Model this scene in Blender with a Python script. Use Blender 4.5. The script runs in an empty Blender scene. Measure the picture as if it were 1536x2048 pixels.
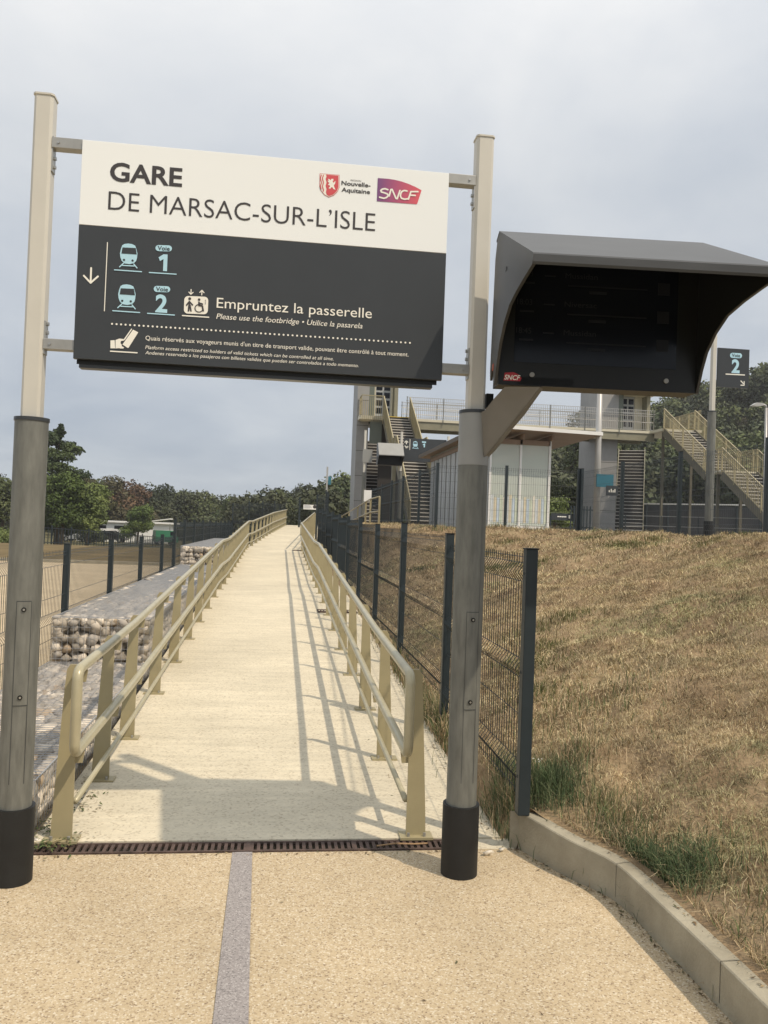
import bpy, bmesh, math, random
import numpy as np
from mathutils import Vector, Matrix
R = math.radians
sc = bpy.context.scene
col = sc.collection

# ---------------------------------------------------------------- camera
CAM_H, F_PX, YAW, PITCH, ROLL = 1.65, 1650.0, R(7.2), R(1.06), R(2.1)
fw = Vector((math.sin(YAW)*math.cos(PITCH), math.cos(YAW)*math.cos(PITCH), math.sin(PITCH)))
r0 = Vector((math.cos(YAW), -math.sin(YAW), 0)); u0 = r0.cross(fw)
rt = r0*math.cos(ROLL) + u0*math.sin(ROLL); up = -r0*math.sin(ROLL) + u0*math.cos(ROLL)
cam = bpy.data.cameras.new('camera'); camo = bpy.data.objects.new('camera', cam); col.objects.link(camo)
m3 = Matrix((rt, up, -fw)).transposed()
camo.matrix_world = Matrix.Translation((0, 0, CAM_H)) @ m3.to_4x4()
cam.sensor_fit = 'VERTICAL'; cam.sensor_height = 36.0; cam.lens = 36.0*F_PX/2048.0
cam.clip_start = 0.05; cam.clip_end = 3000
sc.camera = camo
C0 = Vector((0, 0, CAM_H))
def ray(px, py): return fw + rt*((px-768)/F_PX) - up*((py-1024)/F_PX)
def onY(px, py, y):
    d = ray(px, py); return C0 + d*(y/d.y)
def onX(px, py, x):
    d = ray(px, py); return C0 + d*(x/d.x)
def onZ(px, py, z):
    d = ray(px, py); return C0 + d*((z-CAM_H)/d.z)
def atD(px, py, d): return C0 + ray(px, py)*d

# ---------------------------------------------------------------- world, sun, exposure
SUNV = Vector((0.537, -0.52, 1.0)).normalized()
elev = math.asin(SUNV.z); azim = math.atan2(SUNV.x, SUNV.y)
w = bpy.data.worlds.new('World'); sc.world = w; w.use_nodes = True
nt = w.node_tree; nt.nodes.clear()
def N(t, ty, **k):
    n = t.nodes.new(ty)
    for a, b in k.items(): setattr(n, a, b)
    return n
out = N(nt, 'ShaderNodeOutputWorld'); bg = N(nt, 'ShaderNodeBackground'); bg.inputs[1].default_value = 0.1
sky = N(nt, 'ShaderNodeTexSky'); sky.sky_type = 'NISHITA'; sky.sun_disc = False
sky.sun_elevation = elev; sky.sun_rotation = azim; sky.air_density = 1.0; sky.dust_density = 2.5
tc = N(nt, 'ShaderNodeTexCoord'); sep = N(nt, 'ShaderNodeSeparateXYZ'); nt.links.new(tc.outputs['Generated'], sep.inputs[0])
dv = N(nt, 'ShaderNodeMath', operation='ADD'); dv.inputs[1].default_value = 0.22; nt.links.new(sep.outputs[2], dv.inputs[0])
vd = N(nt, 'ShaderNodeVectorMath', operation='DIVIDE'); nt.links.new(tc.outputs['Generated'], vd.inputs[0])
cb = N(nt, 'ShaderNodeCombineXYZ')
for i in range(3): nt.links.new(dv.outputs[0], cb.inputs[i])
nt.links.new(cb.outputs[0], vd.inputs[1])
n1 = N(nt, 'ShaderNodeTexNoise'); n1.inputs['Scale'].default_value = 1.7; n1.inputs['Detail'].default_value = 7; n1.inputs['Roughness'].default_value = .52; n1.inputs['Distortion'].default_value = .25
nt.links.new(vd.outputs[0], n1.inputs['Vector'])
r1 = N(nt, 'ShaderNodeValToRGB'); r1.color_ramp.elements[0].position = .32; r1.color_ramp.elements[1].position = .70
r1.color_ramp.elements[0].color = (.83, .865, .915, 1); r1.color_ramp.elements[1].color = (1.13, 1.12, 1.10, 1)
nt.links.new(n1.outputs['Fac'], r1.inputs[0])
# the cloud veil thickens and brightens upwards
r2 = N(nt, 'ShaderNodeValToRGB'); r2.color_ramp.elements[0].position = 0.0; r2.color_ramp.elements[1].position = .62
r2.color_ramp.elements[0].color = (4.9, 5.4, 6.05, 1); r2.color_ramp.elements[1].color = (11.0, 10.9, 10.7, 1)
for p_, c_ in ((.12, (5.5, 5.95, 6.55)), (.38, (7.3, 7.55, 7.8))): e_ = r2.color_ramp.elements.new(p_); e_.color = (*c_, 1)
nt.links.new(sep.outputs[2], r2.inputs[0])
mx = N(nt, 'ShaderNodeMix', data_type='RGBA', blend_type='MULTIPLY'); mx.inputs[0].default_value = 1.0
nt.links.new(r2.outputs[0], mx.inputs[6]); nt.links.new(r1.outputs[0], mx.inputs[7])
mx2 = N(nt, 'ShaderNodeMix', data_type='RGBA'); mx2.inputs[0].default_value = .88
nt.links.new(sky.outputs[0], mx2.inputs[6]); nt.links.new(mx.outputs[2], mx2.inputs[7])
nt.links.new(mx2.outputs[2], bg.inputs[0]); nt.links.new(bg.outputs[0], out.inputs[0])
sun = bpy.data.lights.new('sun', 'SUN'); sun.energy = 3.4; sun.angle = R(0.7); sun.color = (1, .85, .66)
suno = bpy.data.objects.new('sun', sun); col.objects.link(suno)
suno.rotation_euler = SUNV.to_track_quat('Z', 'Y').to_euler()
sc.view_settings.view_transform = 'Standard'; sc.view_settings.look = 'None'
sc.view_settings.exposure = 0.0; sc.view_settings.gamma = 1.0; sc.view_settings.use_curve_mapping = False

# ---------------------------------------------------------------- helpers
rng = np.random.default_rng(7); random.seed(7)
def setp(b, **k):
    for a, v in k.items():
        a = a.replace('_', ' ')
        if a in b.inputs: b.inputs[a].default_value = v
def mat(name, c, rough=.6, metal=0.0, var=0.0, scale=6.0, bump=0.0, bscale=60.0, c2=None, spec=.4, stretch=None):
    m = bpy.data.materials.new(name); m.use_nodes = True
    t = m.node_tree; b = t.nodes['Principled BSDF']
    setp(b, Base_Color=(*c, 1), Roughness=rough, Metallic=metal, Specular_IOR_Level=spec)
    co = N(t, 'ShaderNodeTexCoord'); src = co.outputs['Object']
    if stretch:
        mp = N(t, 'ShaderNodeMapping'); mp.inputs['Scale'].default_value = stretch
        t.links.new(src, mp.inputs[0]); src = mp.outputs[0]
    if var or c2:
        n = N(t, 'ShaderNodeTexNoise'); n.inputs['Scale'].default_value = scale; n.inputs['Detail'].default_value = 6; n.inputs['Roughness'].default_value = .6
        t.links.new(src, n.inputs['Vector'])
        cr = N(t, 'ShaderNodeValToRGB'); cr.color_ramp.elements[0].position = .32; cr.color_ramp.elements[1].position = .68
        ca = c2 if c2 else tuple(max(0, x*(1-var)) for x in c); cbb = c if c2 else tuple(min(1, x*(1+var)) for x in c)
        cr.color_ramp.elements[0].color = (*ca, 1); cr.color_ramp.elements[1].color = (*cbb, 1)
        t.links.new(n.outputs['Fac'], cr.inputs[0]); t.links.new(cr.outputs[0], b.inputs['Base Color'])
    if bump:
        n = N(t, 'ShaderNodeTexNoise'); n.inputs['Scale'].default_value = bscale; n.inputs['Detail'].default_value = 4
        t.links.new(src, n.inputs['Vector'])
        bp = N(t, 'ShaderNodeBump'); bp.inputs['Strength'].default_value = bump; bp.inputs['Distance'].default_value = .01
        t.links.new(n.outputs['Fac'], bp.inputs['Height']); t.links.new(bp.outputs[0], b.inputs['Normal'])
    return m
def attrmat(name, rough=.8, spec=.2, trans=0.0):
    m = bpy.data.materials.new(name); m.use_nodes = True
    t = m.node_tree; b = t.nodes['Principled BSDF']; setp(b, Roughness=rough, Specular_IOR_Level=spec)
    a = N(t, 'ShaderNodeAttribute', attribute_name='Col'); t.links.new(a.outputs['Color'], b.inputs['Base Color'])
    return m
def aggregate(name, base, light, dark, scale, bump=.35, blot=.12):
    """exposed-aggregate surface: pebbles of several tones in a binder"""
    m = bpy.data.materials.new(name); m.use_nodes = True
    t = m.node_tree; b = t.nodes['Principled BSDF']; setp(b, Roughness=.85, Specular_IOR_Level=.25)
    co = N(t, 'ShaderNodeTexCoord')
    v = N(t, 'ShaderNodeTexVoronoi'); v.inputs['Scale'].default_value = scale; t.links.new(co.outputs['Object'], v.inputs['Vector'])
    sp = N(t, 'ShaderNodeSeparateColor'); t.links.new(v.outputs['Color'], sp.inputs[0])
    cr = N(t, 'ShaderNodeValToRGB'); e = cr.color_ramp.elements
    e[0].position = 0; e[0].color = (*dark, 1); e[1].position = 1; e[1].color = (*light, 1)
    for p, c in ((.10, tuple((a+b_)/2 for a, b_ in zip(dark, base))), (.22, base), (.72, tuple(x*1.08 for x in base)), (.88, tuple((a+b_)/2 for a, b_ in zip(light, base)))):
        k = e.new(p); k.color = (*c, 1)
    t.links.new(sp.outputs[0], cr.inputs[0])
    n = N(t, 'ShaderNodeTexNoise'); n.inputs['Scale'].default_value = .9; n.inputs['Detail'].default_value = 8; n.inputs['Roughness'].default_value = .65
    t.links.new(co.outputs['Object'], n.inputs['Vector'])
    mr = N(t, 'ShaderNodeMapRange'); mr.inputs[1].default_value = .3; mr.inputs[2].default_value = .7; mr.inputs[3].default_value = 1-blot; mr.inputs[4].default_value = 1+blot
    t.links.new(n.outputs['Fac'], mr.inputs[0])
    mu = N(t, 'ShaderNodeVectorMath', operation='SCALE'); t.links.new(cr.outputs[0], mu.inputs[0]); t.links.new(mr.outputs[0], mu.inputs['Scale'])
    t.links.new(mu.outputs[0], b.inputs['Base Color'])
    bp = N(t, 'ShaderNodeBump'); bp.inputs['Strength'].default_value = bump; bp.inputs['Distance'].default_value = .004; bp.invert = True
    t.links.new(v.outputs['Distance'], bp.inputs['Height']); t.links.new(bp.outputs[0], b.inputs['Normal'])
    return m

def tag(o, label=None, cat=None, group=None, kind=None):
    if label: o['label'] = label
    if cat: o['category'] = cat
    if group: o['group'] = group
    if kind: o['kind'] = kind
    return o
def empty(name, loc, label, cat, group=None, rz=0.0):
    o = bpy.data.objects.new(name, None); col.objects.link(o); o.location = loc; o.rotation_euler.z = rz
    o.empty_display_size = .1
    return tag(o, label, cat, group)
def wloc(o):
    v = Vector((0, 0, 0))
    while o: v += o.location; o = o.parent
    return v
class MB:
    def __init__(s): s.v = []; s.f = []; s.m = []
    def add(s, vs, fs, mi=0):
        b = len(s.v); s.v += [tuple(x) for x in vs]; s.f += [tuple(b+i for i in f) for f in fs]; s.m += [mi]*len(fs); return s
    def box(s, a, b, mi=0):
        x0, y0, z0 = a; x1, y1, z1 = b
        vs = [(x0,y0,z0),(x1,y0,z0),(x1,y1,z0),(x0,y1,z0),(x0,y0,z1),(x1,y0,z1),(x1,y1,z1),(x0,y1,z1)]
        return s.add(vs, [(0,3,2,1),(4,5,6,7),(0,1,5,4),(1,2,6,5),(2,3,7,6),(3,0,4,7)], mi)
    def beam(s, p, q, wd, ht, mi=0):
        """box-section bar from p to q, wd sideways, ht in the vertical plane"""
        p = Vector(p); q = Vector(q); d = (q-p).normalized()
        sd = d.cross(Vector((0,0,1)))
        if sd.length < 1e-4: sd = Vector((1,0,0))
        sd.normalize(); u = sd.cross(d); vs = []
        for c in (p, q):
            for a, b in ((-1,-1),(1,-1),(1,1),(-1,1)): vs.append(c + sd*wd/2*a + u*ht/2*b)
        return s.add(vs, [(0,1,2,3),(7,6,5,4),(0,4,5,1),(1,5,6,2),(2,6,7,3),(3,7,4,0)], mi)
    def tube(s, pts, r, n=10, mi=0, cap=True):
        pts = [Vector(p) for p in pts]; rs = r if isinstance(r, (list, tuple)) else [r]*len(pts)
        base = len(s.v); prev = None
        for i, p in enumerate(pts):
            d = (pts[min(i+1, len(pts)-1)] - pts[max(i-1, 0)]).normalized()
            if prev is None:
                a = Vector((0,0,1)) if abs(d.z) < .9 else Vector((1,0,0)); u = d.cross(a).normalized()
            else: u = (prev - d*prev.dot(d)).normalized()
            prev = u; v = d.cross(u)
            for k in range(n):
                t = 2*math.pi*k/n + math.pi/n; s.v.append(tuple(p + (u*math.cos(t)+v*math.sin(t))*rs[i]))
        for i in range(len(pts)-1):
            for k in range(n):
                a = base+i*n+k; b = base+i*n+(k+1) % n; s.f.append((a, b, b+n, a+n)); s.m.append(mi)
        if cap:
            s.f.append(tuple(base+k for k in reversed(range(n)))); s.m.append(mi)
            s.f.append(tuple(base+(len(pts)-1)*n+k for k in range(n))); s.m.append(mi)
        return s
    def prism(s, poly, a, b, axis='y', mi=0):
        """extrude a polygon given in the other two axes between a and b along axis"""
        def P(p, t):
            return {'y': (p[0], t, p[1]), 'x': (t, p[0], p[1]), 'z': (p[0], p[1], t)}[axis]
        n = len(poly); vs = [P(p, a) for p in poly] + [P(p, b) for p in poly]
        return s.add(vs, [tuple(range(n)), tuple(reversed(range(n, 2*n)))] + [(i, n+i, n+(i+1) % n, (i+1) % n) for i in range(n)], mi)
    def build(s, name, mats, parent=None, loc=None, smooth=False, bevel=0.0, auto=False):
        me = bpy.data.meshes.new(name)
        off = wloc(parent) if parent else (Vector(loc) if loc is not None else Vector((0,0,0)))
        me.from_pydata([(x-off.x, y-off.y, z-off.z) for x, y, z in s.v], [], s.f)
        mats = mats if isinstance(mats, (list, tuple)) else [mats]
        for m in mats: me.materials.append(m)
        me.polygons.foreach_set('material_index', s.m)
        bm = bmesh.new(); bm.from_mesh(me); bmesh.ops.recalc_face_normals(bm, faces=bm.faces)
        if bevel:
            bmesh.ops.remove_doubles(bm, verts=bm.verts, dist=1e-5)
            es = [e for e in bm.edges if len(e.link_faces) == 2 and e.calc_face_angle(0) > .5]
            bmesh.ops.bevel(bm, geom=es, offset=bevel, segments=2, profile=.5, affect='EDGES', clamp_overlap=True)
        bm.to_mesh(me); bm.free()
        if smooth or auto:
            me.polygons.foreach_set('use_smooth', [True]*len(me.polygons))
            if auto: me.set_sharp_from_angle(angle=R(35))
        me.update()
        o = bpy.data.objects.new(name, me); col.objects.link(o)
        if parent: o.parent = parent
        else: o.location = off
        return o
def npmesh(name, V, Fq, mats, parent=None, loc=(0,0,0), colr=None, smooth=False):
    """fast mesh from numpy: V (n,3), Fq (m,k) faces all with k corners"""
    me = bpy.data.meshes.new(name); V = np.asarray(V, np.float32); Fq = np.asarray(Fq, np.int32); k = Fq.shape[1]
    off = wloc(parent) if parent else Vector(loc)
    V = V - np.array(off, np.float32)
    me.vertices.add(len(V)); me.vertices.foreach_set('co', V.ravel())
    me.loops.add(Fq.size); me.loops.foreach_set('vertex_index', Fq.ravel())
    me.polygons.add(len(Fq)); me.polygons.foreach_set('loop_start', np.arange(0, Fq.size, k, dtype=np.int32))
    me.polygons.foreach_set('loop_total', np.full(len(Fq), k, np.int32))
    if smooth: me.polygons.foreach_set('use_smooth', np.ones(len(Fq), bool))
    for m in (mats if isinstance(mats, (list, tuple)) else [mats]): me.materials.append(m)
    me.update(calc_edges=True)
    if colr is not None:
        a = me.color_attributes.new('Col', 'FLOAT_COLOR', 'POINT'); c = np.ones((len(V), 4), np.float32); c[:, :3] = colr
        a.data.foreach_set('color', c.ravel())
    o = bpy.data.objects.new(name, me); col.objects.link(o)
    if parent: o.parent = parent
    else: o.location = off
    return o
def copy_tree(o, parent=None):
    c = o.copy(); col.objects.link(c)
    if parent: c.parent = parent
    for ch in list(o.children): copy_tree(ch, c)
    return c
def lerp(tab, x):
    if x <= tab[0][0]: return tab[0][1]
    for (a, va), (b, vb) in zip(tab, tab[1:]):
        if x <= b: return va + (vb-va)*(x-a)/(b-a)
    return tab[-1][1]
def sm(t): t = min(1, max(0, t)); return t*t*(3-2*t)

# ---------------------------------------------------------------- materials
M = {}
M['paving'] = aggregate('paving_aggregate', (.435,.352,.232), (.60,.54,.42), (.23,.17,.11), 160, bump=.22, blot=.13)
M['strip'] = aggregate('grey_aggregate', (.275,.255,.25), (.42,.40,.39), (.16,.15,.15), 190, bump=.2, blot=.09)
M['ramp'] = aggregate('ramp_concrete', (.55,.50,.385), (.59,.545,.43), (.42,.37,.28), 80, bump=.06, blot=.12)
M['wall'] = mat('cast_concrete', (.37,.34,.26), .85, c2=(.265,.24,.18), scale=5, bump=.3, bscale=90)
M['galv'] = mat('galvanised_steel', (.165,.17,.155), .5, .25, var=.22, scale=5, bump=.05, bscale=240, stretch=(6,6,1.2))
M['galvlight'] = mat('painted_sleeve', (.29,.295,.285), .45, .25, var=.05, scale=4)
M['beige'] = mat('beige_paint', (.545,.535,.485), .45, 0, var=.05, scale=3)
M['khaki'] = mat('khaki_paint', (.335,.295,.18), .38, 0, var=.07, scale=5)
M['khakirail'] = mat('khaki_rail_paint', (.40,.37,.255), .30, .1, var=.08, scale=9)
M['rubber'] = mat('black_collar', (.012,.013,.014), .55, var=.3, scale=7, bump=.1, bscale=120)
M['white'] = mat('white_enamel', (.80,.835,.84), .35)
M['panel'] = mat('dark_enamel', (.040,.045,.050), .32, var=.04)
M['print'] = mat('cream_print', (.80,.79,.72), .4)
M['ink'] = mat('dark_ink', (.045,.042,.045), .5)
M['blue'] = mat('pale_blue_print', (.42,.66,.78), .4)
M['red'] = mat('crest_red', (.58,.085,.10), .4)
M['grey'] = mat('hood_grey', (.062,.065,.067), .42, .3, var=.14, scale=3.5, stretch=(1,1,3))
M['black'] = mat('display_black', (.011,.012,.012), .38, spec=.3)
M['glass_dark'] = mat('screen_glass', (.006,.008,.013), .18, spec=.25)
M['faint'] = mat('unlit_screen_text', (.026,.030,.036), .4, spec=.2)
M['faint'] = mat('unlit_screen_text', (.020,.023,.028), .4, spec=.2); M['faint2'] = mat('unlit_screen_bar', (.013,.015,.020), .4, spec=.2)
M['steel'] = mat('bolt_steel', (.42,.42,.40), .35, .8)
M['bracket'] = mat('bracket_steel', (.36,.36,.34), .4, .5, var=.1, scale=12)
M['fence'] = mat('anthracite_fence', (.020,.030,.036), .45, var=.1)
M['rust'] = mat('rusty_cast_iron', (.078,.052,.043), .75, var=.45, scale=14, bump=.4, bscale=110)
M['void'] = mat('channel_dark', (.02,.016,.012), .95)  # near-black tone of the drain channels and wall joints
M['fill'] = mat('basket_core', (.13,.115,.09), .95, var=.3, scale=20)  # brown-grey core behind the stones, darker than most of them
M['wire'] = mat('gabion_wire', (.40,.42,.45), .4, .4)
M['stone'] = attrmat('limestone', .8, .25)
M['grass'] = attrmat('grass_blades', .75, .15)
M['leaf'] = attrmat('foliage', .7, .2)
M['bark'] = mat('bark', (.10,.075,.05), .9, var=.3, scale=3)
M['soil'] = mat('dry_soil', (.20,.125,.065), .95, c2=(.10,.062,.034), scale=5, bump=.6, bscale=40)
M['platform'] = mat('platform_asphalt', (.20,.19,.17), .9, var=.1, scale=2)
M['tower'] = mat('tower_cladding', (.285,.285,.28), .5, .15, var=.07, scale=1.5)
M['towerdark'] = mat('tower_green_grey', (.12,.14,.12), .4)
M['cream'] = mat('cream_metal', (.56,.53,.42), .45, var=.05)
M['girder'] = mat('olive_girder', (.235,.225,.165), .45, var=.1, scale=2)
M['dstring'] = mat('dark_stringer', (.125,.115,.085), .55, var=.15, scale=2)
M['tread'] = mat('metal_tread', (.62,.60,.56), .5, .2, var=.1, scale=8)
M['gap_shade'] = mat('shade_dark', (.03,.027,.025), .7)  # near black standing in for shade between treads and under decks; colours joints too
M['bluegrey'] = mat('frosted_panel', (.40,.42,.43), .4, var=.05, scale=1)
M['soffit'] = mat('brown_soffit', (.26,.19,.14), .6, var=.1, scale=2)
M['teal'] = mat('teal_plate', (.035,.16,.22), .4)
M['lampgrey'] = mat('grey_pole_paint', (.42,.42,.41), .4, .2, var=.04)
M['asphalt'] = mat('asphalt', (.075,.073,.07), .9, var=.2, scale=8)
M['rubble'] = mat('pale_rubble', (.70,.66,.58), .85, var=.12, scale=30)
M['offwhite'] = mat('weathered_white', (.76,.77,.76), .6, var=.06, scale=1.2)
M['carpaint'] = mat('silver_car_paint', (.46,.48,.50), .25, .5)
M['carblack'] = mat('dark_car_paint', (.018,.018,.02), .2, .2)
M['cargreen'] = mat('green_car_paint', (.03,.16,.09), .4)
M['tyre'] = mat('tyre_rubber', (.012,.012,.012), .8)
M['yellow'] = mat('yellow_warning', (.62,.46,.08), .6)
g = bpy.data.materials.new('clear_glass'); g.use_nodes = True
setp(g.node_tree.nodes['Principled BSDF'], Base_Color=(.70,.76,.71,1), Roughness=.15, Alpha=.55, Specular_IOR_Level=.5); M['glass'] = g
rm = M['ramp'].node_tree; rb = rm.nodes['Principled BSDF']; lk = rb.inputs['Base Color'].links[0]; srcs = lk.from_socket; rm.links.remove(lk)
rco = N(rm, 'ShaderNodeTexCoord'); rmp = N(rm, 'ShaderNodeMapping'); rmp.inputs['Scale'].default_value = (.7, 5.5, 1); rm.links.new(rco.outputs['Object'], rmp.inputs[0])
rn = N(rm, 'ShaderNodeTexNoise'); rn.inputs['Scale'].default_value = 2.2; rn.inputs['Detail'].default_value = 7; rn.inputs['Roughness'].default_value = .7; rm.links.new(rmp.outputs[0], rn.inputs['Vector'])
rr_ = N(rm, 'ShaderNodeMapRange'); rr_.inputs[1].default_value = .35; rr_.inputs[2].default_value = .65; rr_.inputs[3].default_value = .90; rr_.inputs[4].default_value = 1.06; rm.links.new(rn.outputs['Fac'], rr_.inputs[0])
rs_ = N(rm, 'ShaderNodeVectorMath', operation='SCALE'); rm.links.new(srcs, rs_.inputs[0]); rm.links.new(rr_.outputs[0], rs_.inputs['Scale']); rm.links.new(rs_.outputs[0], rb.inputs['Base Color'])
# purple-to-red logo plate (the printed colour itself runs from purple to red)
g = bpy.data.materials.new('logo_gradient'); g.use_nodes = True; t = g.node_tree; b = t.nodes['Principled BSDF']; setp(b, Roughness=.4)
co = N(t, 'ShaderNodeTexCoord'); sp = N(t, 'ShaderNodeSeparateXYZ'); cr = N(t, 'ShaderNodeValToRGB')
t.links.new(co.outputs['Generated'], sp.inputs[0]); t.links.new(sp.outputs[0], cr.inputs[0])
cr.color_ramp.elements[0].color = (.16,.065,.20,1); cr.color_ramp.elements[1].color = (.66,.10,.12,1); k = cr.color_ramp.elements.new(.45); k.color = (.40,.08,.17,1)
t.links.new(cr.outputs[0], b.inputs['Base Color']); M['logo'] = g
# dry ground under the bank grass: straw, green and bare patches
def patchmat(name, cols, s1, s2, bump=.5):
    m = bpy.data.materials.new(name); m.use_nodes = True; t = m.node_tree; b = t.nodes['Principled BSDF']; setp(b, Roughness=.95, Specular_IOR_Level=.1)
    co = N(t, 'ShaderNodeTexCoord'); a = N(t, 'ShaderNodeTexNoise'); a.inputs['Scale'].default_value = s1; a.inputs['Detail'].default_value = 8; a.inputs['Roughness'].default_value = .7
    t.links.new(co.outputs['Object'], a.inputs['Vector'])
    cr = N(t, 'ShaderNodeValToRGB'); e = cr.color_ramp.elements; e[0].position = .3; e[0].color = (*cols[0], 1); e[1].position = .7; e[1].color = (*cols[-1], 1)
    for i, c in enumerate(cols[1:-1]): kk = e.new(.3+.4*(i+1)/(len(cols)-1)); kk.color = (*c, 1)
    t.links.new(a.outputs['Fac'], cr.inputs[0]); t.links.new(cr.outputs[0], b.inputs['Base Color'])
    n = N(t, 'ShaderNodeTexNoise'); n.inputs['Scale'].default_value = s2; n.inputs['Detail'].default_value = 5; t.links.new(co.outputs['Object'], n.inputs['Vector'])
    bp = N(t, 'ShaderNodeBump'); bp.inputs['Strength'].default_value = bump; bp.inputs['Distance'].default_value = .03
    t.links.new(n.outputs['Fac'], bp.inputs['Height']); t.links.new(bp.outputs[0], b.inputs['Normal']); return m
M['bank'] = patchmat('dry_turf', [(.11,.08,.045), (.23,.165,.10), (.31,.235,.145), (.20,.17,.095)], 1.6, 45)
M['field'] = patchmat('dry_meadow', [(.085,.065,.035), (.15,.115,.06), (.21,.16,.085)], .6, 3)
M['landg'] = patchmat('distant_ground', [(.06,.065,.03), (.12,.11,.055), (.17,.15,.08)], .05, 2)

# ================================================================= STRUCTURE
RAMP = [(4.3,.012),(5.8,.05),(14.4,.43),(16.4,.435),(26.4,.80),(28.2,.81),(35.7,1.22),(46.3,1.55),(50,1.6)]
SHIFT = [(4,0),(27.5,0),(35.7,.70),(46.3,1.35),(50,1.5)]
def rampz(y): return lerp(RAMP, y)
def rampx(y): return lerp(SHIFT, y)
def terr(x, y):
    z = -.09 - 1.4*sm((y-42)/55)
    return z
# the ground: one sheet to the horizon
xs = np.concatenate([[-1500,-700,-300,-150,-90], np.arange(-60, 61, 6), [90,150,300,700,1500]])
ys = np.concatenate([[-600,-200,-60], np.arange(-20, 151, 5), [200,300,500,900,1600,2400]])
V = [(x, y, terr(x, y)) for y in ys for x in xs]; nx = len(xs)
Fc = [(j*nx+i, j*nx+i+1, (j+1)*nx+i+1, (j+1)*nx+i) for j in range(len(ys)-1) for i in range(nx-1)]
tag(npmesh('ground', V, Fc, M['landg']), kind='structure')
# forecourt paving, split by the drain channel
wallpts = [(1.255,4.215),(1.30,4.205),(1.43,3.865),(1.545,3.66),(1.582,3.50),(1.592,3.2),(1.60,2.9),(1.603,2.6),(1.60,2.2),(1.57,1.4),(1.45,.4),(1.1,-.8),(.5,-1.8)]
def hw(y): return .165+.027*sm((y-3.4)/.8)
mb = MB()
mb.box((-14,-12,-.2),(-1.17,4.2,0)); mb.box((-1.17,-12,-.2),(-.165,4.2,0)); mb.box((-.045,-12,-.2),(1.9,4.2,0))
pv = mb.build('forecourt_paving', M['paving']); tag(pv, kind='structure')
mb = MB(); st = [(-.168,4.2,-.070),(-.160,3.4,-.052),(-.153,2.75,-.036),(-.12,1.2,0.0),(-.08,-12,.04)]
for (xa, ya, xb), (xc, yc, xd) in zip(st, st[1:]): mb.add([(xa,ya,.004),(xb,ya,.004),(xd,yc,.004),(xc,yc,.004)], [(0,1,2,3)])
tag(mb.build('paving_joint_strip', M['strip']), kind='structure')
mb = MB(); mb.box((-.165,-12,-.2),(-.045,4.2,-.001)); tag(mb.build('paving_bed', M['paving']), kind='structure')
tag(MB().box((-14,4.2,-.2),(-2.0,30,0.0)).box((-2.0,4.2,-.2),(-1.17,29.9,-.003)).build('car_park_paving', M['paving']), kind='structure')
# ramp slab with landings
mb = MB(); yy = sorted(set([4.335] + [y for y, _ in RAMP[1:]] + list(np.arange(6, 49, 1.0)))); yy = [y for y in yy if 4.33 <= y <= 49]
base = 0
for a, b in zip(yy, yy[1:]):
    def sec(y):
        s = rampx(y); zz = rampz(y); xr = 1.24
        return [(-1.17+s,y,-.3),(-1.17+s,y,zz),(xr+s,y,zz),(xr+s,y,-.3)]
    A = sec(a); B = sec(b); mb.add(A+B, [(1,2,6,5),(0,1,5,4),(2,3,7,6)])
A = sec(yy[0]); mb.add(A, [(0,1,2,3)])
tag(mb.build('ramp', M['ramp']), kind='structure')
# pad at the foot of the fence
tag(MB().box((.99,4.2,-.2),(1.28,4.335,.004)).build('pad', M['ramp']), kind='structure')
# left far zones: meadow, kerb, road
def sheet(name, x0, x1, y0, y1, m, dz, n=14):
    vs = []; fs = []
    for j in range(n+1):
        y = y0+(y1-y0)*j/n
        vs += [(x0, y, terr(x0, y)+dz), (x1, y, terr(x1, y)+dz)]
    for j in range(n): fs.append((2*j, 2*j+1, 2*j+3, 2*j+2))
    return tag(npmesh(name, vs, fs, m), kind='structure')
sheet('meadow', -60, -1.9, 30.3, 52, M['field'], .09)
tag(MB().box((-30,30.0,-.2),(-2.2,30.25,.10)).build('kerb', M['wall']), kind='structure')
sheet('road', -60, -1.9, 52, 60, M['asphalt'], .03)
# ---- bank on the right
mb = MB(); n = len(wallpts); inner = []
for i, p in enumerate(wallpts):
    a = Vector(wallpts[max(i-1, 0)]); b = Vector(wallpts[min(i+1, n-1)]); d = (b-a).normalized(); nn = Vector((-d.y, d.x))
    inner.append((p[0]+nn.x*.075, p[1]+nn.y*.075))
inner[0] = (1.345,4.215)
def dens(P, k=4):
    o_ = []
    for i in range(len(P)-1):
        p0 = Vector(P[max(i-1,0)]); p1 = Vector(P[i]); p2 = Vector(P[i+1]); p3 = Vector(P[min(i+2,len(P)-1)])
        for q in range(k):
            u_ = q/k; o_.append(tuple(.5*((2*p1)+(p2-p0)*u_+(2*p0-5*p1+4*p2-p3)*u_**2+(3*p1-p0-3*p2+p3)*u_**3)))
    o_.append(P[-1]); return o_
wo, wi = dens(wallpts[1:]), dens(inner[1:]); wo = [wallpts[0]]+wo; wi = [inner[0]]+wi
WIY = sorted([(p[1], p[0]) for p in wi])
def edgex(y):
    if y < 4.2: return lerp(WIY, y)-.015
    if y < 4.342: return 1.29
    return 1.232+rampx(y)
def edgez(y): return hw(y)-.014 if y < 4.2 else (.0 if y < 4.342 else rampz(y)-.012)
CREST = [(3.0,60),(3.0,20),(3.25,18.4),(4.0,17.6),(5.4,17.2),(6.25,16.2),(6.4,12),(6.4,-10)]
low = [(p[1]-.01, p[0], .205) for p in []]
for y, x in WIY:
    if y < 4.15: low.append((x, y, hw(y)-.008))
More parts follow.
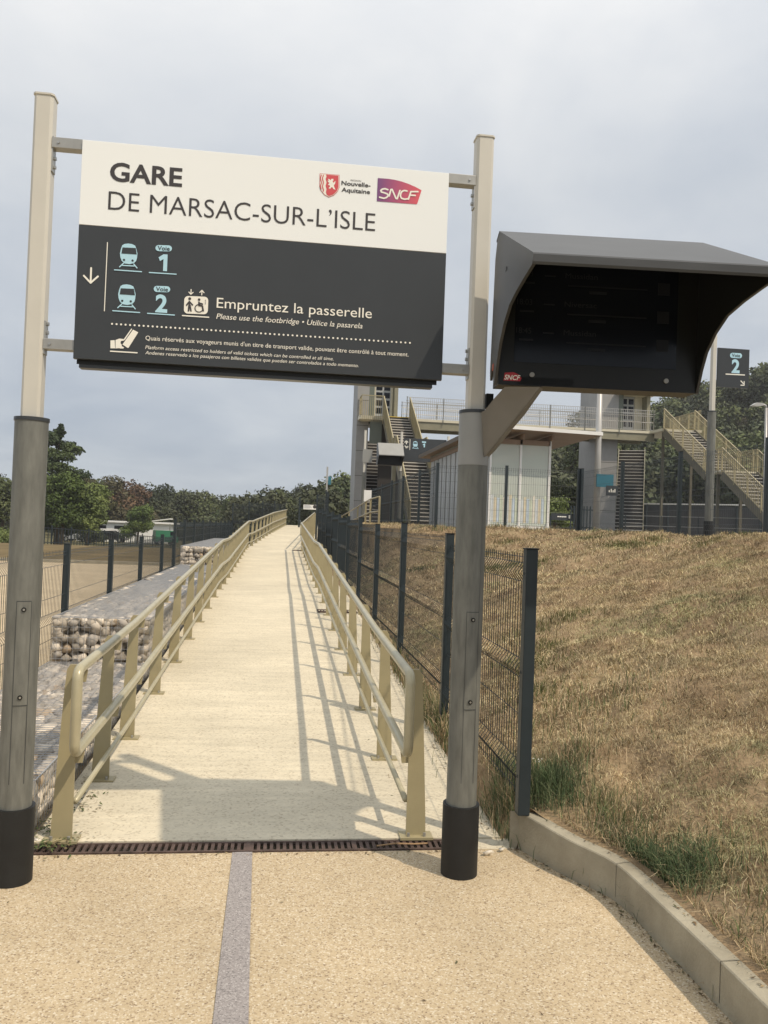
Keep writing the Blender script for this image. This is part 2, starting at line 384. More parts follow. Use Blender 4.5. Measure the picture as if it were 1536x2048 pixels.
low += [(1.38,4.3,.21),(1.38,6.3,.25),(1.38,8.7,.34),(1.38,11.1,.37),(1.38,13.4,.46),(1.38,16.8,.52),(1.38,25.9,.84),(1.45,29,.90),(2.1,36,1.28),(2.7,46,1.6),(2.9,60,1.66)]
def segdist(px, py, pts):
    best = (1e9, 0)
    for a, b in zip(pts, pts[1:]):
        ax, ay = a[:2]; bx, by = b[:2]; L = (bx-ax)**2+(by-ay)**2
        t = 0 if L == 0 else min(1, max(0, ((px-ax)*(bx-ax)+(py-ay)*(by-ay))/L))
        d = math.hypot(px-ax-t*(bx-ax), py-ay-t*(by-ay))
        if d < best[0]:
            za = a[2] if len(a) > 2 else 0; zb = b[2] if len(b) > 2 else 0
            best = (d, za+(zb-za)*t)
    return best
PLAT = 1.66
def bankz(x, y):
    e = edgex(y)
    if y > 4.2:
        xl = max(e+.13, 1.38+rampx(y)*.9 if y > 29 else 1.38)
        if x < xl:
            zl = segdist(xl, y, low)[1]; return edgez(y)+(zl-edgez(y))*sm((x-e)/(xl-e))
    dl, zl = segdist(x, y, low); dc, _ = segdist(x, y, CREST)
    if (x > 6.4) if y < 16.2 else ((y > 18.4 and x > 3.0) or (x+(y-16.2)*1.2 > 6.4 and y > 17.2+max(0, 4.0-x))): return PLAT+.01
    t = dl/(dl+dc+1e-6); return zl + (1.69-zl)*(1-(1-t)**1.25)
NU = 110; BU = np.linspace(0, 1, NU)**1.25
BY = np.array(sorted(list(np.linspace(-1.6, 4.195, 76))+[4.205,4.338,4.345]+list(np.linspace(4.4, 46, 300))))
BXX = np.array([[edgex(y)+(7.1-edgex(y))*u_ for u_ in BU] for y in BY])
Z = np.array([[bankz(BXX[j, i], y) for i in range(NU)] for j, y in enumerate(BY)])
def vnoise(X, Y, s_, seed):
    gx = np.random.default_rng(seed).normal(size=(400, 200)); u_ = (X+4)/s_; v_ = (Y+8)/s_; x0 = u_.astype(int) % 198; y0 = v_.astype(int) % 398
    fx = u_-np.floor(u_); fy = v_-np.floor(v_); fx = fx*fx*(3-2*fx); fy = fy*fy*(3-2*fy)
    return (gx[y0, x0]*(1-fx)+gx[y0, x0+1]*fx)*(1-fy)+(gx[y0+1, x0]*(1-fx)+gx[y0+1, x0+1]*fx)*fy
YY = np.repeat(BY[:, None], NU, 1); lumps = sum(a_*vnoise(BXX, YY, s_, k) for k, (s_, a_) in enumerate(((.9,.03),(.42,.026),(.2,.022),(.11,.013))))
ED = (BXX-BXX[:, :1]); lumps *= np.clip((ED-.03)/.4, 0, 1); lumps *= np.where(BXX > 6.5, .3, 1)
Z = Z+lumps
V = np.stack([BXX, YY, Z], 2).reshape(-1, 3); idx = np.arange(len(V)).reshape(Z.shape)
Fc = np.stack([idx[:-1, :-1], idx[:-1, 1:], idx[1:, 1:], idx[1:, :-1]], 2).reshape(-1, 4)
tag(npmesh('bank', V, Fc, M['bank'], smooth=True), kind='structure')
def bz(x, y):
    j = int(np.searchsorted(BY, y))-1; j = min(max(j, 0), len(BY)-2); fy = min(1, max(0, (y-BY[j])/(BY[j+1]-BY[j])))
    return float(np.interp(x, BXX[j], Z[j])*(1-fy)+np.interp(x, BXX[j+1], Z[j+1])*fy)
def wallx(y): return edgex(y)
# platform plateau
mb = MB(); mb.box((7.0,-8,-.4),(60,17.5,PLAT)); mb.box((3.05,18.6,-.4),(60,75,PLAT-.004)); mb.box((6.7,17.5,-.4),(60,18.6,PLAT-.002))
tag(mb.build('platform', M['platform']), kind='structure')
# hill
RIDGE = [(-40,-4),(-12,-3),(-5,-2.0),(3.5,1.6),(14,3.4),(28,6),(50,8.5),(57,12),(78,20),(95,27.5),(130,36),(200,40)]
def hillz(x, y):
    rz = lerp(RIDGE, x); s0 = 72
    return -1.5 + (rz+1.5)*sm((y-s0)/78) + (2.5*sm((x-5)/15)*(1-sm((y-s0)/78)) if y > 60 else 0)
xs = np.arange(-60, 241, 8); ys = np.arange(66, 301, 8); nx = len(xs)
V = [(x, y, hillz(x, y)) for y in ys for x in xs]
Fc = [(j*nx+i, j*nx+i+1, (j+1)*nx+i+1, (j+1)*nx+i) for j in range(len(ys)-1) for i in range(nx-1)]
tag(npmesh('hill', V, Fc, M['landg'], smooth=True), kind='structure')

# ---------------------------------------------------------------- kerb wall
t = empty('retaining_wall', (1.3,4.2,0), 'low curved concrete edging wall holding back the dry grass bank', 'wall')
mb = MB()
for i in range(len(wo)-1):
    a, b, c, d = wo[i], wo[i+1], wi[i+1], wi[i]; h = hw(a[1]); h2 = hw(b[1])
    mb.add([(*a,-.2),(*b,-.2),(*b,h2-.005),(*a,h-.005),(a[0]+.005,a[1],h),(b[0]+.005,b[1],h2),(*c,h2),(*d,h),(*c,-.2),(*d,-.2)],
           [(0,1,2,3),(3,2,5,4),(4,5,6,7),(7,6,8,9)])
a, d = wo[0], wi[0]; mb.add([(*a,-.2),(*d,-.2),(*d,.192),(*a,.192)], [(0,1,2,3)])
mb.build('wall_face', M['wall'], t, auto=True)
for yj in (3.60, 2.75, 1.3):
    i = min(range(len(wo)), key=lambda k: abs(wo[k][1]-yj)); p, q = wo[i], wi[i]; h = hw(p[1])+.0012
    mb = MB(); mb.add([(p[0]-.0015,p[1]-.0012,.02),(p[0]-.0015,p[1]+.0012,.02),(p[0]-.0015,p[1]+.0012,h),(p[0]-.0015,p[1]-.0012,h),(q[0],q[1]-.0012,h),(q[0],q[1]+.0012,h)], [(0,1,2,3),(3,2,5,4)])
    mb.build('expansion_joint', M['void'], t)

# ---------------------------------------------------------------- drain grate
GY0, GY1, GX0, GX1 = 4.205, 4.33, -1.165, .985
t = empty('drain_grate', (-.13,4.26,0), 'long rusty slotted drain grate across the foot of the ramp', 'drain grate')
mb = MB(); mb.box((GX0,GY0,-.01),(GX1,GY0+.014,.007)); mb.box((GX0,GY1-.014,-.01),(GX1,GY1,.007))
nb = 66
for i in range(nb):
    x = GX0+.008+(GX1-GX0-.016)*i/(nb-1)
    mb.box((x-.0085,GY0+.0145,-.008),(x+.0085,GY1-.0145,.005))
for i in range(5): x = GX0+(GX1-GX0)*i/4; mb.box((x-.012,GY0+.001,-.0095),(x+.012,GY1-.001,.0062))
mb.build('grating', M['rust'], t)
MB().box((GX0,GY0-.004,-.12),(GX1,GY1+.004,-.05)).build('channel', M['void'], t)
t = MB().tube([(.56,4.235,.012),(.66,4.262,.013),(.76,4.25,.014),(.83,4.262,.012)], .004, 5).build('twig', mat('dry_twig', (.34,.22,.12), .8), loc=(.56,4.235,.01)); tag(t, 'thin dry twig lying on the drain grate', 'twig')
def rock(rad, seed, sq=(1,1,.7)):
    rg = np.random.default_rng(seed); bm = bmesh.new()
    for _ in range(10):
        v = rg.normal(size=3); v /= np.linalg.norm(v); v *= rad*(.70+.42*rg.random()); bm.verts.new((v[0]*sq[0], v[1]*sq[1], v[2]*sq[2]))
    r_ = bmesh.ops.convex_hull(bm, input=bm.verts); bmesh.ops.delete(bm, geom=[v for v in bm.verts if not v.link_faces], context='VERTS')
    bmesh.ops.triangulate(bm, faces=bm.faces); bm.verts.index_update()
    V = np.array([v.co[:] for v in bm.verts]); Fq = np.array([[v.index for v in f.verts] for f in bm.faces]); bm.free(); return V, Fq
for i, (px, py, s_, lb) in enumerate([(975,1708,.030,'pale broken stone chip lying beside the right black collar'), (1003,1700,.020,'tiny pale chip at the corner of the concrete pad'), (188,1587,.013,'small white pebble on the ramp beside the left rail foot'), (75,1682,.020,'white pebble at the left end of the drain')]):
    p = onZ(px, py, .01); V, Fq = rock(s_, 50+i, (1.3,.8,.55))
    tag(npmesh('stone_chip', V+np.array(p)[None, :]+np.array([0,0,s_*.3]), Fq, M['rubble'], loc=p), lb, 'stone')
# second small grate on the ramp
for (y0, x0, x1, lb) in ((12.35,.62,1.22,'short dark drain grate in the ramp under the right handrail'), (26.4,.45,.95,'small far drain grate at the ramp landing corner')):
    zz = rampz(y0); t = empty('ramp_drain', (x0,y0,zz), lb, 'drain grate')
    mb = MB(); mb.box((x0,y0,zz+.003),(x1,y0+.03,zz+.022)); mb.box((x0,y0+.30,zz+.003),(x1,y0+.33,zz+.022))
    for i in range(14): x = x0+(x1-x0-.02)*i/13; mb.box((x,y0+.03,zz+.003),(x+.02,y0+.30,zz+.02))
    mb.build('grating', M['rust'], t); MB().box((x0,y0+.031,zz+.002),(x1,y0+.299,zz+.009)).build('channel', M['void'], t)

# ================================================================= GATE SIGN
GYC = 3.92; XL, XR = -1.134, .922
def circ(cx, cy, r, n=32): return [(cx+r*math.cos(2*math.pi*i/n), cy+r*math.sin(2*math.pi*i/n)) for i in range(n)]
def sqp(cx, cy, w_, c=.012):
    h = w_/2; return [(cx-h+c,cy-h),(cx+h-c,cy-h),(cx+h,cy-h+c),(cx+h,cy+h-c),(cx+h-c,cy+h),(cx-h+c,cy+h),(cx-h,cy+h-c),(cx-h,cy-h+c)]
def gate_post(parent, x, y, z0, top, ztube, sleeve=None, s=1.0):
    p = MB().prism(sqp(x, y, .084*s), z0+ztube-.02, z0+top, 'z').build('upper_profile', M['beige'], parent, auto=True)
    MB().prism(sqp(x, y, .092*s), z0+top, z0+top+.008, 'z').build('cap', M['beige'], p)
    r_ = .0725*s
    MB().prism(circ(x, y, r_), z0+.05, z0+(sleeve or ztube), 'z').build('lower_tube', M['galv'], parent, auto=True)
    if sleeve: MB().prism(circ(x, y, r_+.002), z0+sleeve, z0+ztube, 'z').build('sleeve', M['galvlight'], parent, auto=True)
    MB().prism(circ(x, y, r_+.004), z0+ztube, z0+ztube+.016, 'z').build('rim', M['panel'], parent, auto=True)
    MB().prism(circ(x, y, .088*s), z0-.02, z0+.335, 'z').build('base_collar', M['rubber'], parent, auto=True)
gs = empty('gate_sign', (XL,GYC,0), 'tall station name sign panel on two posts over the ramp entrance', 'sign')
gate_post(gs, XL, GYC, 0, 3.555, 2.072)
gate_post(gs, XR, GYC, 0, 3.56, 2.215, 1.965)
for x, sgn in ((XL, .30), (XR, .12)):        # access doors with two screws
    r_ = .0735; a0 = -math.pi/2+sgn-.42; a1 = -math.pi/2+sgn+.42; mb = MB(); vs = []
    for i in range(9):
        a = a0+(a1-a0)*i/8
        for rr, zz in ((r_+.0012,.80),(r_+.0012,1.26)): vs.append((x+rr*math.cos(a), GYC+rr*math.sin(a), zz))
    mb.add(vs, [(2*i,2*i+2,2*i+3,2*i+1) for i in range(8)])
    d = mb.build('access_door', M['galv'], gs, smooth=True)
    mb = MB()                                 # dark hairline gap round the door
    for i in range(8):
        for zz in (.797,1.26):
            a, b = a0+(a1-a0)*i/8, a0+(a1-a0)*(i+1)/8; rr = r_+.0016
            mb.add([(x+rr*math.cos(a),GYC+rr*math.sin(a),zz),(x+rr*math.cos(b),GYC+rr*math.sin(b),zz),(x+rr*math.cos(b),GYC+rr*math.sin(b),zz+.003),(x+rr*math.cos(a),GYC+rr*math.sin(a),zz+.003)], [(0,1,2,3)])
    for a, z0_ in ((a0,.45),(a1,.45)):
        rr = r_+.0016; b = a+.03; mb.add([(x+rr*math.cos(a),GYC+rr*math.sin(a),z0_),(x+rr*math.cos(b),GYC+rr*math.sin(b),z0_),(x+rr*math.cos(b),GYC+rr*math.sin(b),2.0 if x > 0 and z0_ < .5 and a == a1 else 1.26),(x+rr*math.cos(a),GYC+rr*math.sin(a),1.26)], [(0,1,2,3)])
    mb.build('door_gap', M['panel'], d)
    for zz in (.835,1.225):
        a = (a0+a1)/2; p = Vector((x+r_*math.cos(a), GYC+r_*math.sin(a), zz)); nrm = Vector((math.cos(a), math.sin(a), 0))
        MB().tube([p, p+nrm*.006], .0105, 12).build('screw', M['black'], d)
        MB().tube([p+nrm*.006, p+nrm*.0075], .005, 8).build('screw', M['steel'], d)
SY = 3.875                                   # front face of the sign panel
def P(px, py): q = onY(px, py, SY); return (q.x, q.z)
TL, BR = P(163,280), P(885,762); BL = P(148,715); TR = P(897,345)
x0, x1, z0, z1 = (TL[0]+BL[0])/2, (TR[0]+BR[0])/2, (BL[1]+P(883,762)[1])/2, (TL[1]+TR[1])/2
zm = (P(156,452)[1]+P(892,503)[1])/2
pn = MB().box((x0,SY,zm),(x1,SY+.028,z1)).build('name_panel', M['white'], gs, bevel=.0015)
pd = MB().box((x0,SY+.001,z0),(x1,SY+.027,zm-.001)).build('direction_panel', M['panel'], gs, bevel=.0015)
MB().box((x0+.02,SY+.03,z0-.035),(x1-.04,SY+.085,z0+.02)).build('rear_rail', M['panel'], gs)
MB().box((x0+.01,SY+.028,z0-.02),(x1-.02,SY+.03,z0+.3)).build('backing', M['black'], gs)
for (xa, xb, xp) in ((XL+.042, x0, XL), (x1, XR-.042, XR)):
    sg = 1 if xp < 0 else -1
    for zz in (3.345, 2.425):
        b = MB().box((min(xa,xb)-.0,SY+.01,zz-.024),(max(xa,xb)+.0,SY+.062,zz+.024)).build('cross_arm', M['bracket'], gs, bevel=.002)
        MB().tube([(xa+sg*.03 if xp < 0 else xb-.03,SY+.011,zz),(xa+sg*.03 if xp < 0 else xb-.03,SY+.005,zz)], .006, 8).build('bolt', M['steel'], b)
        zc_ = zz-.085 if zz > 3 else zz+.075
        xx_ = xp+sg*.042
        k_ = MB().box((min(xx_,xx_+sg*.006),SY+.015,min(zz,zc_)-.045),(max(xx_,xx_+sg*.006),SY+.065,max(zz,zc_)+.03)).build('bracket_plate', M['bracket'], gs)
        for dz in (-.02,.02): MB().tube([(xx_+sg*.006,SY+.04,zc_+dz),(xx_+sg*.016,SY+.04,zc_+dz)], .009, 6).build('bolt', M['steel'], k_)

# text ------------------------------------------------------------------
def textgeo(s, bold=0.0, shear=0.0, extr=.0015):
    cu = bpy.data.curves.new('t', 'FONT'); cu.body = s; cu.size = 1; cu.offset = bold; cu.shear = shear; cu.resolution_u = 4; cu.fill_mode = 'FRONT' if False else cu.fill_mode
    o = bpy.data.objects.new('t', cu); col.objects.link(o); bpy.context.view_layer.update()
    me = bpy.data.meshes.new_from_object(o.evaluated_get(bpy.context.evaluated_depsgraph_get()))
    vs = [tuple(v.co) for v in me.vertices]; fs = [tuple(p.vertices) for p in me.polygons]
    bpy.data.objects.remove(o); bpy.data.curves.remove(cu); bpy.data.meshes.remove(me); return vs, fs
CAP = max(v[1] for v in textgeo('H')[0])
def put_text(name, s, xa, za, xb, caph, y, m, parent, bold=0, shear=0, dirx=(1,0,0)):
    """flat lettering on the plane through (.,y,.) from xa to xb with baseline za"""
    vs, fs = textgeo(s, bold, shear); mn = min(v[0] for v in vs); mxx = max(v[0] for v in vs)
    kx = (xb-xa)/(mxx-mn); kz = caph/CAP; mb = MB()
    mb.add([(xa+(v[0]-mn)*kx, y, za+v[1]*kz) for v in vs], fs); return mb.build(name, m, parent)
def T(s, p, q, cap_px, m, parent=pd, bold=0, shear=0, name='lettering', lay=.0015):
    a, b = P(*p), P(*q); k = math.hypot(0, 0)
    cap = abs(P(p[0], p[1]-cap_px)[1]-a[1]); put_text(name, s, a[0], (a[1]+b[1])/2, b[0], cap, SY-lay, m, parent, bold, shear)
T('GARE', (219.4,361.8), (364,372), 35.5, M['ink'], pn, bold=.024)
T('DE MARSAC-SUR-L\u2019ISLE', (216,422.5), (750,459.5), 37, M['ink'], pn, bold=-.006)
T('R\u00c9GION', (701.3,362.3), (722,364), 3.2, M['ink'], pn)
T('Nouvelle-', (682.8,370.5), (741,374.5), 8.2, M['ink'], pn, bold=.022)
T('Aquitaine', (682.8,383.8), (740,387.6), 8.2, M['ink'], pn, bold=.022)
T('Empruntez la passerelle', (433.1,615.9), (743.4,636.3), 20, M['print'])
T('Please use the footbridge \u2022 Utilice la pasarela', (432.5,638.1), (724.7,656.5), 10.6, M['print'], shear=.2)
T("Quais r\u00e9serv\u00e9s aux voyageurs munis d'un titre de transport valide, pouvant \u00eatre contr\u00f4l\u00e9 \u00e0 tout moment.", (291,680.2), (816.9,713), 8.6, M['print'])
T('Platform access restricted to holders of valid tickets which can be controlled at all time.', (290.5,697.3), (666.9,721.3), 6.7, M['print'], shear=.2)
T('Andenes reservado a los pasajeros con billetes validos que pueden ser controlados a todo momento.', (290.5,708.3), (716.9,734.7), 6.7, M['print'], shear=.2)
# flat shapes from zoomed coordinates (origin ox, oy, scale k)
def Z4(x, y): return P(150+x/4.042, 460+y/4.042)
def Z5(x, y): return P(620+x/6.4, 330+y/6.4)
def poly(name, pts, m, parent, lay, zf=Z4):
    q = [zf(*p) for p in pts]; return MB().add([(a, SY-lay, b) for a, b in q], [tuple(range(len(q)))]).build(name, m, parent)
def rrect(cx, cy, w_, h_, r_, rot=0, n=6):
    o_ = []
    for (sx, sy, a0) in ((1,1,0),(-1,1,90),(-1,-1,180),(1,-1,270)):
        for i in range(n+1):
            a = R(a0+90*i/n); x = sx*(w_/2-r_)+r_*math.cos(a); y = sy*(h_/2-r_)+r_*math.sin(a)
            o_.append((cx+x*math.cos(rot)-y*math.sin(rot), cy+x*math.sin(rot)+y*math.cos(rot)))
    return o_
def stroke(pts, w_, zf=Z4):
    q = [Vector(zf(*p)) for p in pts]; return q
def bars(name, segs, wpx, m, parent, lay, zf=Z4, dots=()):
    mb = MB(); k_ = (Vector(zf(100,0))-Vector(zf(0,0))).length/100; h = wpx*k_/2
    for a, b in segs:
        a = Vector(zf(*a)); b = Vector(zf(*b)); d = (b-a).normalized(); nn = Vector((-d.y, d.x))*h
        vs = [a+nn, a-nn]
        for i in range(1, 6): an = -math.pi/2+math.pi*i/6; vs_ = a - d*h*math.cos(an) - nn*math.sin(an)*-1; vs.append(b + d*h*math.cos(an) + nn*math.sin(an))
        ring = [a+nn] + [a - d*h*math.sin(math.pi*i/6) + nn*math.cos(math.pi*i/6) for i in range(1, 6)] + [a-nn, b-nn] + [b + d*h*math.sin(math.pi*i/6) - nn*math.cos(math.pi*i/6) for i in range(1, 6)] + [b+nn]
        lay += 6e-5; mb.add([(v.x, SY-lay, v.y) for v in ring], [tuple(range(len(ring)))])
    for (cx, cy, r_) in dots:
        c = Vector(zf(cx, cy)); mb.add([(c.x+r_*k_*math.cos(i*math.pi/8), SY-lay, c.y+r_*k_*math.sin(i*math.pi/8)) for i in range(16)], [tuple(range(16))])
    return mb.build(name, m, parent)
def train(dx, dy, parent=pd):
    s = lambda L: [(x+dx, y+dy) for x, y in L]
    g_ = poly('train_pictogram', s([(383,124),(400,114),(430,110),(460,114),(487,127),(497,155),(505,190),(502,225),(495,250),(478,268),(440,277),(398,270),(377,248),(367,220),(364,190),(372,152)]), M['blue'], parent, .0015)
    poly('windscreen', s([(385,142),(492,147),(500,199),(430,194),(376,191)]), M['panel'], parent, .0025)
    bars('lamp_dot', [], 8, M['panel'], parent, .0025, dots=[(397+dx,243+dy,9.5),(466+dx,248+dy,9.5)])
    bars('track_lines', [((392+dx,270+dy),(361+dx,299+dy)),((476+dx,276+dy),(502+dx,308+dy)),((385+dx,287+dy),(480+dx,292+dy)),((320+dx,323+dy),(538+dx,338+dy))], 9, M['blue'], parent, .0018)
train(0, 0); train(-14.5, 330)
for dx, dy, nchar, nb_ in ((0,0,'1',(675,332,748,337)), (-14,330,'2',(648,660,745,665))):
    bars('pill', [((676+dx,147+dy),(759+dx,150+dy))], 52, M['blue'], pd, .0015)
    a = (668+dx, 163+dy); b = (766+dx, 168+dy)
    T('Voie', (150+a[0]/4.042, 460+a[1]/4.042), (150+b[0]/4.042, 460+b[1]/4.042), 8.0, M['panel'], bold=.015, lay=.0028)
    if nchar == '1': poly('numeral', [(676,222),(716,197),(749,199),(744,334),(712,332),(716,236),(688,252)], M['blue'], pd, .0015)
    else: T(nchar, (150+nb_[0]/4.042, 460+nb_[1]/4.042), (150+nb_[2]/4.042, 460+nb_[3]/4.042), 33, M['blue'], bold=.03)
    bars('underline', [((601+dx,344+dy),(818+dx,358+dy))], 9, M['blue'], pd, .0015)
bars('down_arrow', [((131,308),(127,428)),((72,370),(127,428)),((186,376),(127,428))], 15, M['print'], pd, .0015)
bars('divider_line', [((263,102),(238,655))], 7, M['print'], pd, .0015)
bars('underline', [((869,692),(1081,706))], 10, M['print'], pd, .0015); bars('underline', [((287,980),(502,993))], 10, M['print'], pd, .0015)
poly('lift_pictogram', rrect(979,608,194,142,32,R(2.5)), M['print'], pd, .0015)
bars('lift_figures', [((925,580),(925,615)),((925,580),(903,608)),((925,580),(950,607)),((922,612),(918,655)),((930,612),(938,655)),((1003,585),(1003,612)),((1003,612),(1030,615)),((1030,615),(1037,655)),((1003,592),(1030,600))], 13, M['ink'], pd, .0028, dots=[(928,556,12),(1004,564,11),(1055,570,4),(1055,584,4),(1054,598,4)])
bars('wheel_ring', [((1003+33*math.cos(a), 634+31*math.sin(a)), (1003+33*math.cos(a+.45), 634+31*math.sin(a+.45))) for a in np.arange(.3, 4.9, .42)], 8, M['ink'], pd, .0028)
bars('lift_arrows', [((939,482),(937,520)),((921,503),(937,520)),((955,505),(937,520)),((1025,526),(1027,488)),((1009,505),(1027,488)),((1043,508),(1027,488))], 8, M['print'], pd, .0015)
bars('dotted_line', [], 8, M['print'], pd, .0015, dots=[(300+(2707-300)*i/66, 759+(913-759)*i/66, 8.2) for i in range(67)])
poly('ticket_hand', [(287,893),(321,891),(325,957),(287,957)], M['print'], pd, .0015)
poly('ticket_hand', [(328,890),(360,878),(392,882),(398,895),(372,898),(368,915),(380,930),(372,955),(328,958)], M['print'], pd, .0015)
poly('ticket_hand', [(372,936),(398,950),(390,959),(362,958)], M['print'], pd, .0016)
poly('ticket_card', [(470,806),(512,828),(434,952),(428,955),(384,926)], M['print'], pd, .0017)
poly('ticket_card', [(456,797),(463,802),(402,892),(393,886)], M['print'], pd, .0017)
# crest and logo
poly('crest_outline', [(125,108),(377,128),(376,290),(352,345),(305,392),(240,416),(185,388),(140,335),(121,275)], M['red'], pn, .0012, Z5)
poly('crest_field', [(132,114),(371,134),(370,288),(347,341),(302,386),(240,409),(188,382),(146,330),(127,272)], M['print'], pn, .0019, Z5)
poly('crest_field', [(206,124),(364,139),(364,286),(342,338),(298,380),(243,401),(214,384),(204,350),(212,310),(200,270),(212,225),(200,180),(212,150)], M['red'], pn, .0026, Z5)
for dx in (0, -30, -56):
    wv = [(206+dx-10+6*math.sin(y/16.), y) for y in range(130+ (0 if dx else 0), 372+dx*1, 10)]
    if dx: bars('crest_wave', list(zip(wv, wv[1:])), 11, M['red'], pn, .0026, Z5)
poly('crest_lion', [(228,180),(250,186),(262,200),(272,182),(298,180),(300,200),(288,212),(300,232),(325,205),(322,240),(305,262),(312,290),(326,318),(300,312),(286,288),(270,290),(258,308),(236,300),(255,282),(250,262),(226,258),(240,245),(248,232),(232,222),(226,200),(244,206)], M['print'], pn, .0032, Z5)
poly('rail_logo', [(868,168),(1000,178),(1080,190),(1170,212),(1260,243),(1350,282),(1427,325),(1424,335),(1372,497),(1364,503),(855,465)], M['logo'], pn, .0015, Z5)
def logo_letters(zf, lay, m, parent, y=None, name='logo_lettering'):
    """joined slanted capitals built from thick strokes"""
    S = [(995,318),(960,306),(925,312),(905,330),(912,348),(960,362),(992,375),(1000,395),(980,418),(945,430),(890,415)]
    Nn = [(1012,400),(1035,318),(1050,316),(1100,432),(1115,434),(1150,330)]
    Cc = [(1240,336),(1205,330),(1175,342),(1160,370),(1155,400),(1170,430),(1210,442),(1250,436)]
    Ff = [(1258,440),(1290,345),(1380,345)]
    F2 = [(1282,390),(1345,394)]
    segs = [];
    for L in (S, Nn, Cc, Ff, F2): segs += list(zip(L, L[1:]))
    return bars(name, segs, 21, m, parent, lay, zf)
logo_letters(Z5, .0024, M['print'], pn)

# ================================================================= DISPLAY
LX, DBY, WD, PHI = .952, 3.655, .94, R(-4)     # left end of the back plane, width, turn about the vertical
ds = empty('departure_display', (LX,DBY,2.32), 'black hooded departure screen held by an arm on the right gate post', 'display')
def unrot(mb):                                 # parts given in world axes, before the display is turned
    c, s_ = math.cos(-PHI), math.sin(-PHI); mb.v = [(LX+(x-LX)*c-(y-DBY)*s_, DBY+(x-LX)*s_+(y-DBY)*c, z) for x, y, z in mb.v]; return mb
RX = LX+WD
prof = [(.70,2.68),(.685,2.652),(.55,2.642),(.42,2.630),(.28,2.608),(.17,2.555),(.09,2.49),(.045,2.42),(.02,2.365),(0,2.32)]
for x, s_ in ((LX,1),(RX,-1)):
    pl = [(.70,2.69),(0,3.01),(-.03,3.02),(-.08,2.92),(-.12,2.40),(-.11,2.355),(-.05,2.43),(-.02,2.32)] + list(reversed(prof))
    MB().prism([(DBY-d, z) for d, z in pl], x-.006, x+.006, 'x').build('side_shield', M['grey'], ds)
    pl = [(.685,2.675),(0,2.995)] + list(reversed(prof[1:])); MB().prism([(DBY-d, z) for d, z in pl], x+s_*.0068, x+s_*.0085, 'x').build('inner_liner', M['black'], ds)
mb = MB(); hp = [(.708,2.656),(.708,2.684),(.700,2.692),(0,3.022),(-.06,3.0)]
for (d0, z0_), (d1, z1_) in zip(hp, hp[1:]):
    a = [(LX-.007,DBY-d0,z0_),(RX+.007,DBY-d0,z0_),(RX+.007,DBY-d1,z1_),(LX-.007,DBY-d1,z1_)]; b = [(p[0],p[1]+(.004 if d0 > .69 and d1 > .69 else 0),p[2]-.010) for p in a]
    mb.add(a+b, [(0,1,2,3),(7,6,5,4),(0,4,5,1),(1,5,6,2),(2,6,7,3),(3,7,4,0)])
mb.build('hood', M['grey'], ds)
MB().add([(LX+.01,DBY-.69,2.664),(RX-.01,DBY-.69,2.664),(RX-.01,DBY,2.998),(LX+.01,DBY,2.998)], [(0,1,2,3)]).build('inner_liner', M['black'], ds)
def dbox(xa, xb, d0, d1, za, zb): return MB().box((LX+xa, DBY-d1, za), (LX+xb, DBY-d0, zb))
body = dbox(.012, WD-.008, -.13, 0, 2.32, 2.96).build('casing', M['black'], ds)
scr = dbox(.08, WD-.105, 0, .0035, 2.425, 2.915).build('screen', M['glass_dark'], ds)
dbox(.012, WD-.012, .0, .012, 2.93, 2.99).build('light_baffle', M['black'], ds)
def dtext(t_, xa, z, xb, cap, m, parent, lay=.0055, bold=0, shear=0, name='screen_lettering'):
    vs, fs = textgeo(t_, bold, shear); mn = min(v[0] for v in vs); mxx = max(v[0] for v in vs); kx = (xb-xa)/(mxx-mn); kz = cap/CAP
    return MB().add([(LX+xa+(v[0]-mn)*kx, DBY-lay, z+v[1]*kz) for v in vs], fs).build(name, m, parent)
dtext('D\u00e9parts', .09, 2.875, .23, .024, M['faint'], scr)
for i, (nm, tm) in enumerate((('Mussidan','17:43'), ('Niversac','18:03'), ('Mussidan','18:45'))):
    zt = 2.82-.131*i
    dtext(tm, .085, zt, .155, .026, M['faint'], scr); dtext(nm, .305, zt, .455, .024, M['faint'], scr)
    for (xa, xb, dz, h_) in ((.10,.165,-.032,.008),(.21,.26,.004,.006),(.32,.69,-.036,.006),(.42,.50,-.066,.012),(.74,.795,-.054,.055)):
        dbox(xa, xb, .0036, .0052, zt+dz, zt+dz+h_).build('screen_bar', M['faint2'], scr)
for x in (.165, .79): MB().tube([(LX+x,DBY-.001,2.37),(LX+x,DBY-.009,2.37)], .0112, 12).build('screw', M['galvlight'], body)
lr = mat('logo_red', (.35,.02,.03), .4)
MB().add([(LX+x, DBY-.0025, z) for x, z in ((.035,2.338),(.112,2.338),(.118,2.352),(.105,2.368),(.08,2.378),(.04,2.374))], [(0,1,2,3,4,5)]).build('logo_plate', lr, body)
dtext('SNCF', .038, 2.343, .112, .021, M['print'], body, lay=.004, bold=.02, shear=.25, name='logo_lettering')
MB().box((LX-.0075,DBY+.03,2.39),(LX-.006,DBY+.06,2.42)).build('reflector', mat('reflector_orange', (.40,.07,.03), .4), ds)
MB().box((LX-.0085,3.45,2.78),(LX-.0065,3.475,2.795)).build('catch', M['black'], ds)
